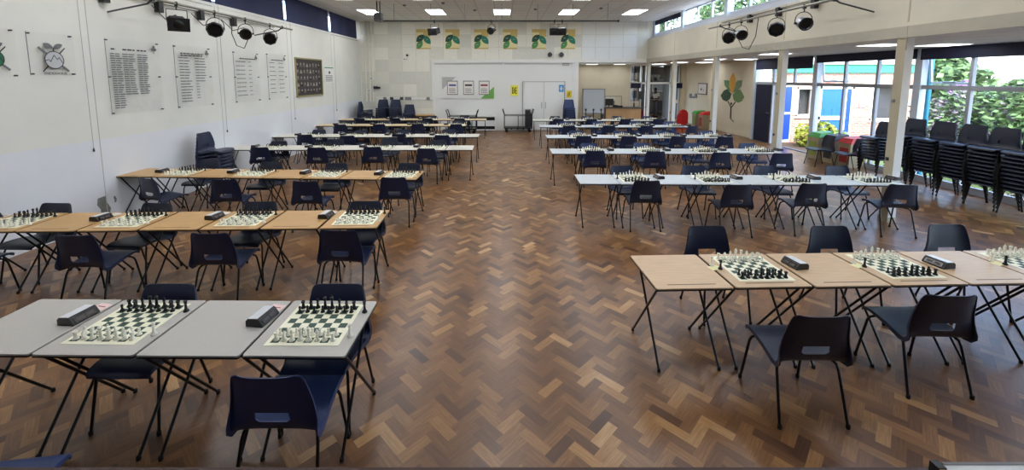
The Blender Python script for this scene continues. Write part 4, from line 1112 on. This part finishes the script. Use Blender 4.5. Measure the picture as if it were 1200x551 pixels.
# display board with three notices
a, c = fy(518, 90.3), fy(579, 115.4); w, h = c.x-a.x, a.z-c.z
t = thing('display_board', 'white wall display with three framed notices, grey and green corners', 'display board', (a.x, YF-.02, c.z))
part('backing', B().box(0, w, -.015, 0, 0, h, 'white_paint'), t)
part('corner_shape', B().prism([(0, h), (w*.27, h), (0, h*.42)], -.018, -.015, 'board_grey', 'y'), t, 'grey triangle')
part('corner_shape', B().prism([(w, 0), (w*.74, 0), (w, h*.55)], -.018, -.015, 'board_green', 'y'), t, 'green triangle')
for q, (fx, k) in enumerate([(.2, 'ink_blue'), (.51, 'ink'), (.81, 'ink_red')]):
    cx = fx*w; b = B(); b.box(cx-.23, cx+.23, -.03, -.018, h*.17, h*.83, 'grey'); b.box(cx-.2, cx+.2, -.033, -.03, h*.21, h*.79, 'paper')
    f = part('framed_notice', b, t)
    b = B().box(cx-.15, cx+.15, -.034, -.033, h*.58, h*.66, k)
    for z in range(4): b.box(cx-.15, cx+.14-.03*(z % 2), -.034, -.033, h*(.27+z*.06), h*(.27+z*.06)+.02, 'ink_grey')
    part('print', b, f)
def sign(name, lab, x0, y0, x1, y1, k, ink, marks, Y=YF-.02):
    a, c = on_y(x0, y0, Y), on_y(x1, y1, Y); w, h = c.x-a.x, a.z-c.z
    t = thing(name, lab, 'sign', (a.x, Y, c.z)); part('sheet', B().box(0, w, -.01, 0, 0, h, k), t)
    b = B()
    for m_ in marks: b.box(m_[0]*w, m_[1]*w, -.012, -.01, m_[2]*h, m_[3]*h, ink)
    part('print', b, t)
sign('yellow_poster', 'yellow poster with dark bold strokes left of the double doors', 598.5, 100, 606.8, 112.3, 'sign_yellow', 'ink', [(.2, .32, .2, .8), (.2, .45, .72, .8), (.2, .45, .2, .28), (.4, .5, .3, .7), (.58, .7, .2, .8), (.58, .85, .46, .54), (.58, .85, .72, .8), (.58, .85, .2, .28)])
sign('blue_poster', 'blue poster on the right leaf of the double doors', 655, 99.5, 660.5, 107.8, 'sign_blue', 'paper', [(.35, .65, .2, .8), (.2, .8, .42, .55)], YF-.05)
sign('yellow_sign', 'small yellow sign right of the double doors', 664.3, 106.3, 669.8, 114.3, 'sign_gold', 'ink', [(.42, .58, .25, .8), (.2, .3, .2, .6)])
sign('exit_sign', 'small grey sign box high above the double doors', 659, 74.2, 667, 76.6, 'grey', 'paper', [(.1, .9, .3, .5)], YF-.06)
for i, x in enumerate((644, 657.5)):
    c = fy(x, 64.3); t = thing('wall_spotlight', 'small dark round spotlight on the far wall, %s one' % ('left' if i == 0 else 'right'), 'spotlight', (c.x, YF-.02, c.z), 0, 'round wall spotlights')
    part('head', B().lathe([(.03, 0), (.09, .04), (.10, .12), (.08, .15)], 'dark_grey', 14, Matrix.Rotation(PI/2, 4, 'X')), t)
    part('bracket', B().box(-.02, .02, -.05, 0, -.02, .12, 'grey'), t)
# pipes and trunking at the far left
b = B()
for x, r in ((428, .03), (432.5, .035), (436, .025)):
    c = fy(x, 60); b.tube([(c.x, YF-.05, 1.25), (c.x, YF-.05, ZC)], r, 'far_cream', 8)
thing('wall_pipes', 'painted vertical pipes near the far left corner', 'pipes', mb=b)
for i, (x, y) in enumerate([(436, 92), (433, 106), (474.5, 69.5)]):
    c = fy(x, y); thing('junction_box', ['small white junction box at mid height on the far left pipes', 'small white junction box low on the far left pipes', 'small white wall box below the security camera'][i], 'junction box', (c.x, YF, c.z), 0, None, B().box(-.08, .08, -.1, 0, -.06, .06, 'white_paint').box(-.03, .03, -.105, -.1, -.02, .02, 'grey'))
c = fy(478, 65); thing('security_camera', 'tiny dark security camera on the far wall panels', 'camera', (c.x, YF, c.z), 0, None, B().box(-.02, .02, -.12, 0, -.02, .02, 'white_paint').lathe([(.04, 0), (.05, .06), (.03, .1)], 'black', 10, Matrix.Translation((0, -.1, 0)) @ Matrix.Rotation(PI/2, 4, 'X')))
c = fy(442.5, 103); thing('wall_projector_box', 'small black box bracketed on the far left wall', 'wall box', (c.x, YF, c.z), 0, None, B().box(-.13, .13, -.14, -.02, -.04, .05, 'black').box(-.03, .03, -.02, 0, -.03, .03, 'grey').box(-.15, .05, -.145, -.12, .03, .07, 'black'))
a, c = fy(448, 115.3), fy(506, 115.3)
t = thing('cable_trunking', 'white horizontal trunking with sockets low on the far left wall', 'trunking', (a.x, YF, a.z))
part('trunking', B().box(0, c.x-a.x, -.05, 0, -.05, .03, 'white_paint'), t)
for q, x in enumerate((451.5, 459.5, 471, 477, 480.5, 502)): X = fy(x, 115).x-a.x; part('socket', B().box(X-.07, X+.07, -.07, -.05, -.06, .06, 'dark_grey' if q in (1, 2) else 'grey'), t)
# wall heater
t = thing('wall_heater', 'white low cabinet heater with two black grilles at the far wall', 'heater', (-1.05, YF-.03, 0))
part('cabinet', B().box(-.85, .72, -.26, 0, .02, .66, 'white_paint'), t)
part('grille', B().box(-.80, .68, -.268, -.26, .46, .60, 'screen_black'), t); part('grille', B().box(-.80, .68, -.268, -.26, .08, .21, 'screen_black'), t)
# trolleys
def trolley(lab, x, y, full):
    t = thing('furniture_trolley', lab, 'trolley', (x, y, 0), 0, 'black furniture trolleys')
    b = B(); b.box(-.58, .58, -.3, .3, .16, .20, 'black')
    for q in range(5): b.box(-.55+q*.25, -.50+q*.25, -.3, .3, .12, .16, 'black')
    part('platform', b, t)
    for sx in (-1, 1):
        b = B()
        for sy in (-.26, .26): b.tube([(sx*.57, sy, .18), (sx*.57, sy, .74), (sx*.64, sy, .95)], .02, 'black_metal')
        b.tube([(sx*.64, -.26, .95), (sx*.64, .26, .95)], .02, 'black_metal'); part('end_frame', b, t)
    part('rail', B().tube([(-.57, -.26, .70), (.57, -.26, .70)], .014, 'black_metal').tube([(0, -.26, .18), (0, -.26, .70)], .014, 'black_metal').tube([(-.57, .26, .70), (.57, .26, .70)], .014, 'black_metal'), t)
    for sx in (-.48, .48):
        for sy in (-.22, .22): part('castor', B().lathe([(.05, -.02), (.06, 0), (.05, .02)], 'rubber', 14, Matrix.Translation((sx, sy, .06)) @ Matrix.Rotation(PI/2, 4, 'X')).box(sx-.02, sx+.02, sy-.03, sy+.03, .08, .13, 'black'), t)
    if full:
        for q in range(4):
            thing('folded_desk', 'folded dark desk standing on the right of the far trolley, %s from the right' % ORD[q], 'folded desk', (x+.50-q*.055, y, .20), 0, 'folded desks on the trolley', B().box(-.012, .012, -.27, .27, .02, .74, 'dark_grey').tube([(-.02, -.2, .0), (-.02, -.2, .7)], .009, 'black_metal', 6).tube([(-.02, .2, .0), (-.02, .2, .7)], .009, 'black_metal', 6))
trolley('black furniture trolley with folded desks, left of the double doors', on_y(607, 140, 17.1).x, 17.1, True)
trolley('empty black furniture trolley in front of the wall heater', on_y(542, 130, 16.75).x, 16.75, False)
t = thing('side_table', 'small oak-topped side table with brown front by the far stacks', 'table', (-3.3, 17.2, 0))
part('table_top', B().box(-.36, .36, -.28, .28, .68, .72, 'top_oak'), t); part('apron', B().box(-.33, .33, -.26, -.24, .45, .68, 'stage_edge'), t)
for a in (-.33, .33):
    for c in (-.25, .25): part('leg', B().box(a-.02, a+.02, c-.02, c+.02, 0, .68, 'stage_edge'), t)

# ------------------------------------------------------------------ side area at the rear right
a, c = on_y(682.5, 103.8, 19), on_y(708.5, 137, 19); xm = (a.x+c.x)/2; hw = (c.x-a.x)/2
t = thing('whiteboard', 'free-standing grey whiteboard in a silver frame left of the desk', 'whiteboard', (xm, 19, 0))
part('board', B().box(-hw+.04, hw-.04, -.01, .01, .62, a.z-.04, 'whiteboard'), t)
b = B(); 
for x in (-hw, hw-.05): b.box(x, x+.05, -.03, .03, .1, a.z, 'steel')
b.box(-hw, hw, -.03, .03, a.z-.05, a.z, 'steel'); b.box(-hw, hw, -.05, .05, .58, .63, 'steel'); part('frame', b, t)
for x in (-hw+.02, hw-.02): part('foot', B().box(x-.03, x+.03, -.3, .3, .05, .1, 'dark_grey').lathe([(.03, 0), (.03, .05)], 'rubber', 8, Matrix.Translation((x, -.26, 0))).lathe([(.03, 0), (.03, .05)], 'rubber', 8, Matrix.Translation((x, .26, 0))), t)
for i, x in enumerate((686.5, 695.5, 704.5)):
    X = on_y(x, 130, 18.3).x
    thing('post_stand', 'short dark post stand before the whiteboard, %s from the left' % ORD[i], 'stand', (X, 18.3, 0), 0, 'three dark post stands', B().lathe([(.14, 0), (.14, .02), (.03, .03), (.022, .05), (.022, .78), (.045, .80), (.045, .86), (.02, .88)], 'dark_grey', 14))
a, c = on_y(709, 126.5, 18.9), on_y(752.5, 126.5, 18.9); L_ = c.x-a.x
t = thing('reception_desk', 'oak-panelled reception desk with dark top in the rear side area', 'desk', (a.x, 18.9, 0))
part('worktop', B().box(-.03, L_+.03, -.05, .7, .84, .88, 'counter_top'), t)
for q in range(3): part('front_panel', B().box(.04+q*(L_-.08)/3+.004, .04+(q+1)*(L_-.08)/3-.004, 0, .02, .02, .84, 'oak_panel'), t)
part('end_panel', B().box(0, .04, 0, .65, 0, .84, 'dark_grey'), t); part('end_panel', B().box(L_-.04, L_, 0, .65, 0, .84, 'dark_grey'), t)
X = on_y(714, 122, 19.1).x
t = thing('office_monitor', 'black monitor at the left end of the reception desk', 'monitor', (X, 19.15, .88)); part('screen', B().box(-.2, .2, -.02, .02, .08, .40, 'screen_black'), t); part('stand', B().box(-.1, .1, -.06, .08, 0, .012, 'black').box(-.02, .02, 0, .03, .01, .1, 'black'), t)
t = thing('paper_tray', 'white paper tray standing on top behind the monitor', 'tray', (X+.1, 19.4, .88)); part('tray', B().box(-.22, .22, -.1, .12, .30, .46, 'paper'), t); part('stand', B().box(-.2, -.18, -.1, .12, 0, .3, 'grey').box(.18, .2, -.1, .12, 0, .3, 'grey'), t)
X = on_y(724, 124, 19.1).x
t = thing('desk_phone', 'black low telephone and keyboard beside the monitor', 'telephone', (X, 19.1, .88)); part('base', B().prism([(-.1, 0), (.1, 0), (.1, .03), (-.1, .09)], -.25, .2, 'black', 'x'), t); part('handset', B().tube([(-.2, .0, .08), (-.2, -.02, .10), (.0, -.02, .10), (.0, 0, .08)], .025, 'black'), t)
thing('desk_bracket', 'thin dark raised shelf frame behind the monitor', 'shelf', (on_y(718, 115, 19.5).x, 19.5, .88), 0, None, B().tube([(-.35, 0, 0), (-.35, 0, .5), (.42, 0, .5), (.42, 0, 0)], .014, 'dark_grey'))
X = on_y(743, 122, 19.2).x
thing('desk_bottle', 'slim dark bottle at the right end of the reception desk', 'bottle', (X, 19.2, .88), 0, None, B().lathe([(.035, 0), (.035, .18), (.012, .23), (.012, .28)], 'dark_grey', 10))
t = thing('wall_monitor', 'black screen mounted by the glazed lobby screen', 'screen', (on_y(750, 111, 20.6).x, 20.6, 0)); a, c = on_y(747.5, 107, 20.6), on_y(752, 116.5, 20.6)
part('panel', B().box(-.12, .12, -.03, .03, c.z, a.z, 'screen_black'), t); part('pole', B().tube([(0, .05, 0), (0, .05, a.z-.1)], .025, 'steel').box(-.2, .2, -.15, .2, 0, .03, 'dark_grey'), t)
# mural of a leaf figure
Xm = XA-.004
def mx(x, y): p = on_x(x, y, XA); return (p.y, p.z)
t = thing('leaf_mural', 'wall mural of five leaves above a dark figure with raised arms', 'mural', (XA, 16.6, 0))
def mleaf(pts, k, d=0): 
    P = [mx(*q) for q in pts]; P = [(a-16.6, c) for a, c in P]; part('painted_leaf', B().prism(P, -.006-d, -.0005, k, 'x'), t)
mleaf([(859.5, 84.5), (862.5, 93), (862, 101), (858, 111), (854.5, 101), (855.5, 92)], 'mural_orange', .003)
mleaf([(848.7, 94), (854.5, 94.2), (857, 100), (857.2, 108), (854, 106), (849.2, 100)], 'mural_green', .001)
mleaf([(870, 94), (864, 94.5), (860.5, 101), (858.5, 109), (864, 106.5), (869, 101)], 'mural_sage', .001)
mleaf([(844.6, 112), (848.5, 106), (852.5, 104.3), (857.3, 110), (855.5, 116), (851.5, 119), (847, 117)], 'mural_dark', .002)
mleaf([(858.7, 111), (864, 105), (867.5, 105), (872.2, 113.5), (869.5, 118.5), (865, 120.5), (860, 117.5)], 'mural_mid', .002)
b = B()
def seg(x0, y0, x1, y1, w_): p, q = mx(x0, y0), mx(x1, y1); bar(b, p[0]-16.6, p[1], q[0]-16.6, q[1], w_, -.008, -.0005, 'mural_black')
seg(853, 118.5, 856.5, 125.5, .05); seg(862, 119.5, 857.3, 125.5, .05); seg(856.8, 124.5, 856.2, 139, .09); seg(856.2, 139, 860, 143, .03)
p = mx(857, 121.5); circ(b, p[0]-16.6, p[1], .06, -.008, -.0005, 'mural_black', 12)
part('painted_figure', b, t)
# framed picture and switches on the annex wall
(a0, a1), (c0, c1) = mx(819, 97.3), mx(828.5, 111.3)
t = thing('framed_picture', 'small thin-framed picture on the beige side wall', 'framed picture', (XA, a0, c1)); dy = c0-a0; hh = a1-c1
part('frame', B().box(-.03, 0, 0, dy, 0, hh, 'dark_grey'), t); part('mount', B().box(-.034, -.03, .04*(1 if dy > 0 else -1), dy-.04*(1 if dy > 0 else -1), .04, hh-.04, 'paper'), t)
b = B(); circ(b, dy*.4, hh*.45, .06, -.036, -.034, 'ink', 8); circ(b, dy*.65, hh*.38, .035, -.036, -.034, 'ink_grey', 8); part('print', b, t)
for i, (x, y) in enumerate(((809.5, 112.5), (813, 114), (816, 112.5))):
    q = mx(x, y); thing('wall_switch', 'grey wall fitting %s beside the framed picture' % ['left', 'middle', 'right'][i], 'switch', (XA, q[0], q[1]), 0, 'wall switches', B().box(-.04, 0, -.10, .10, -.1 if i != 1 else -.05, .12 if i != 1 else .06, 'grey'))
# ------------------------------------------------------------------ person in the lobby
def skin_mesh(name, joints, edges, k, sub=2, root=0, flat=1.0):
    me = bpy.data.meshes.new(name); me.from_pydata([j[0] for j in joints], edges, []); o = bpy.data.objects.new(name, me); C.objects.link(o)
    m = o.modifiers.new('s', 'SKIN'); sv = me.skin_vertices[0].data
    for i, j in enumerate(joints):
        r = j[1]; sv[i].radius = (r, r) if not isinstance(r, tuple) else r; sv[i].use_root = (i == root)
    s = o.modifiers.new('u', 'SUBSURF'); s.levels = sub; s.render_levels = sub
    bpy.context.view_layer.update()
    out = bpy.data.meshes.new_from_object(o.evaluated_get(bpy.context.evaluated_depsgraph_get()))
    bpy.data.objects.remove(o); out.materials.clear(); out.materials.append(M[k])
    for p in out.polygons: p.use_smooth = True
    return out
pp = on_z(767.5, 137.2, 0)
# figure faces -x/-y (towards the left), looking down at a phone held in both hands; local +y is its front
P = thing('person', 'person in a cream polo shirt and dark trousers looking down at a phone', 'person', (pp.x, pp.y, 0), math.radians(115))
J = [((0, 0, .90), .125), ((0, 0, 1.08), .12), ((0, -.01, 1.25), .14), ((0, -.01, 1.36), .09), ((0, .01, 1.44), .052), ((0, .05, 1.52), .085), ((0, .07, 1.60), .075),
     ((.17, -.01, 1.34), .055), ((.22, .0, 1.08), .042), ((.12, .22, 1.06), .032), ((.055, .30, 1.10), .024),
     ((-.17, -.01, 1.34), .055), ((-.22, .0, 1.08), .042), ((-.12, .22, 1.06), .032), ((-.055, .30, 1.10), .024),
     ((.09, 0, .84), .09), ((.10, .01, .46), .058), ((.10, -.02, .09), .04), ((.10, .12, .04), .038),
     ((-.09, 0, .84), .09), ((-.10, .03, .46), .058), ((-.11, .0, .09), .04), ((-.12, .14, .04), .038)]
E = [(0, 1), (1, 2), (2, 3), (3, 4), (4, 5), (5, 6), (3, 7), (7, 8), (8, 9), (9, 10), (3, 11), (11, 12), (12, 13), (13, 14), (0, 15), (15, 16), (16, 17), (17, 18), (0, 19), (19, 20), (20, 21), (21, 22)]
for s, base in ((1, 10), (-1, 14)):
    hx, hy, hz = J[base][0]
    for q in range(5):
        i0 = len(J)
        if q < 4: J.append(((hx-s*(.004-q*.004)-s*.0, hy+.03, hz+.022-q*.015), .0085)); J.append(((hx-s*(.03+.003*q), hy+.055-.004*abs(q-1), hz+.02-q*.015), .007))
        else: J.append(((hx-s*.02, hy+.0, hz+.03), .009)); J.append(((hx-s*.035, hy+.025, hz+.038), .008))
        E += [(base, i0), (i0, i0+1)]
link('body', skin_mesh('body', J, E, 'skin'), P)
JS = [((0, 0, .93), .15), ((0, 0, 1.08), .145), ((0, -.01, 1.26), .158), ((0, -.01, 1.37), .10), ((.17, -.01, 1.345), .072), ((.215, .0, 1.17), .06), ((-.17, -.01, 1.345), .072), ((-.215, .0, 1.17), .06)]
link('polo_shirt', skin_mesh('polo_shirt', JS, [(0, 1), (1, 2), (2, 3), (3, 4), (4, 5), (3, 6), (6, 7)], 'shirt'), P)
JT = [((0, 0, .92), .13), ((.09, 0, .82), .105), ((.10, .01, .46), .075), ((.10, -.02, .10), .06), ((-.09, 0, .82), .105), ((-.10, .03, .46), .075), ((-.11, 0, .10), .06)]
link('trousers', skin_mesh('trousers', JT, [(0, 1), (1, 2), (2, 3), (0, 4), (4, 5), (5, 6)], 'trousers'), P)
JH = [((0, .0, 1.55), .085), ((0, .04, 1.62), .082), ((0, .10, 1.66), .06)]
link('hair', skin_mesh('hair', JH, [(0, 1), (1, 2)], 'hair'), P)
for s in (-1, 1):
    part('shoe', B().prism([(-.045, -.09), (.045, -.09), (.05, .06), (.035, .17), (-.035, .17), (-.05, .06)], 0, .07, 'black', 'z', Matrix.Translation((s*.105, .03, 0))), P)
F_ = B(); T = Matrix.Translation((0, .05, 1.52)) @ Matrix.Rotation(math.radians(-30), 4, 'X')
F_.lathe([(.012, 0), (.018, .02), (.006, .035)], 'skin', 8, T @ Matrix.Translation((0, .095, -.01)) )
for s in (-1, 1): F_.box(s*.03-.012, s*.03+.012, .083, .088, .02, .028, 'black', T); F_.lathe([(.02, 0), (.012, .014)], 'skin', 8, T @ Matrix.Translation((s*.085, 0, .0)) @ Matrix.Rotation(s*PI/2, 4, 'Y'))
F_.box(-.025, .025, .083, .088, -.045, -.038, 'photo_dark', T)
part('face', F_, P)
ph = Matrix.Translation(P.location) @ Matrix.Rotation(math.radians(115), 4, 'Z')
q = ph @ Vector((0, .34, 1.10))
thing('mobile_phone', 'dark phone held in both hands by the person in the lobby', 'phone', q, math.radians(115), None, B().box(-.036, .036, -.006, .006, -.05, .06, 'black'))
c = ph @ Vector((.05, -.05, 0))
thing('rucksack', 'dark red rucksack on the floor beside the person in the lobby', 'bag', (pp.x-.65, pp.y-.2, 0), 0, None, B().prism([(-.17, 0), (.17, 0), (.18, .25), (.10, .42), (-.10, .42), (-.18, .25)], -.1, .1, 'red', 'y').tube([(-.04, 0, .41), (0, 0, .46), (.04, 0, .41)], .01, 'black'))
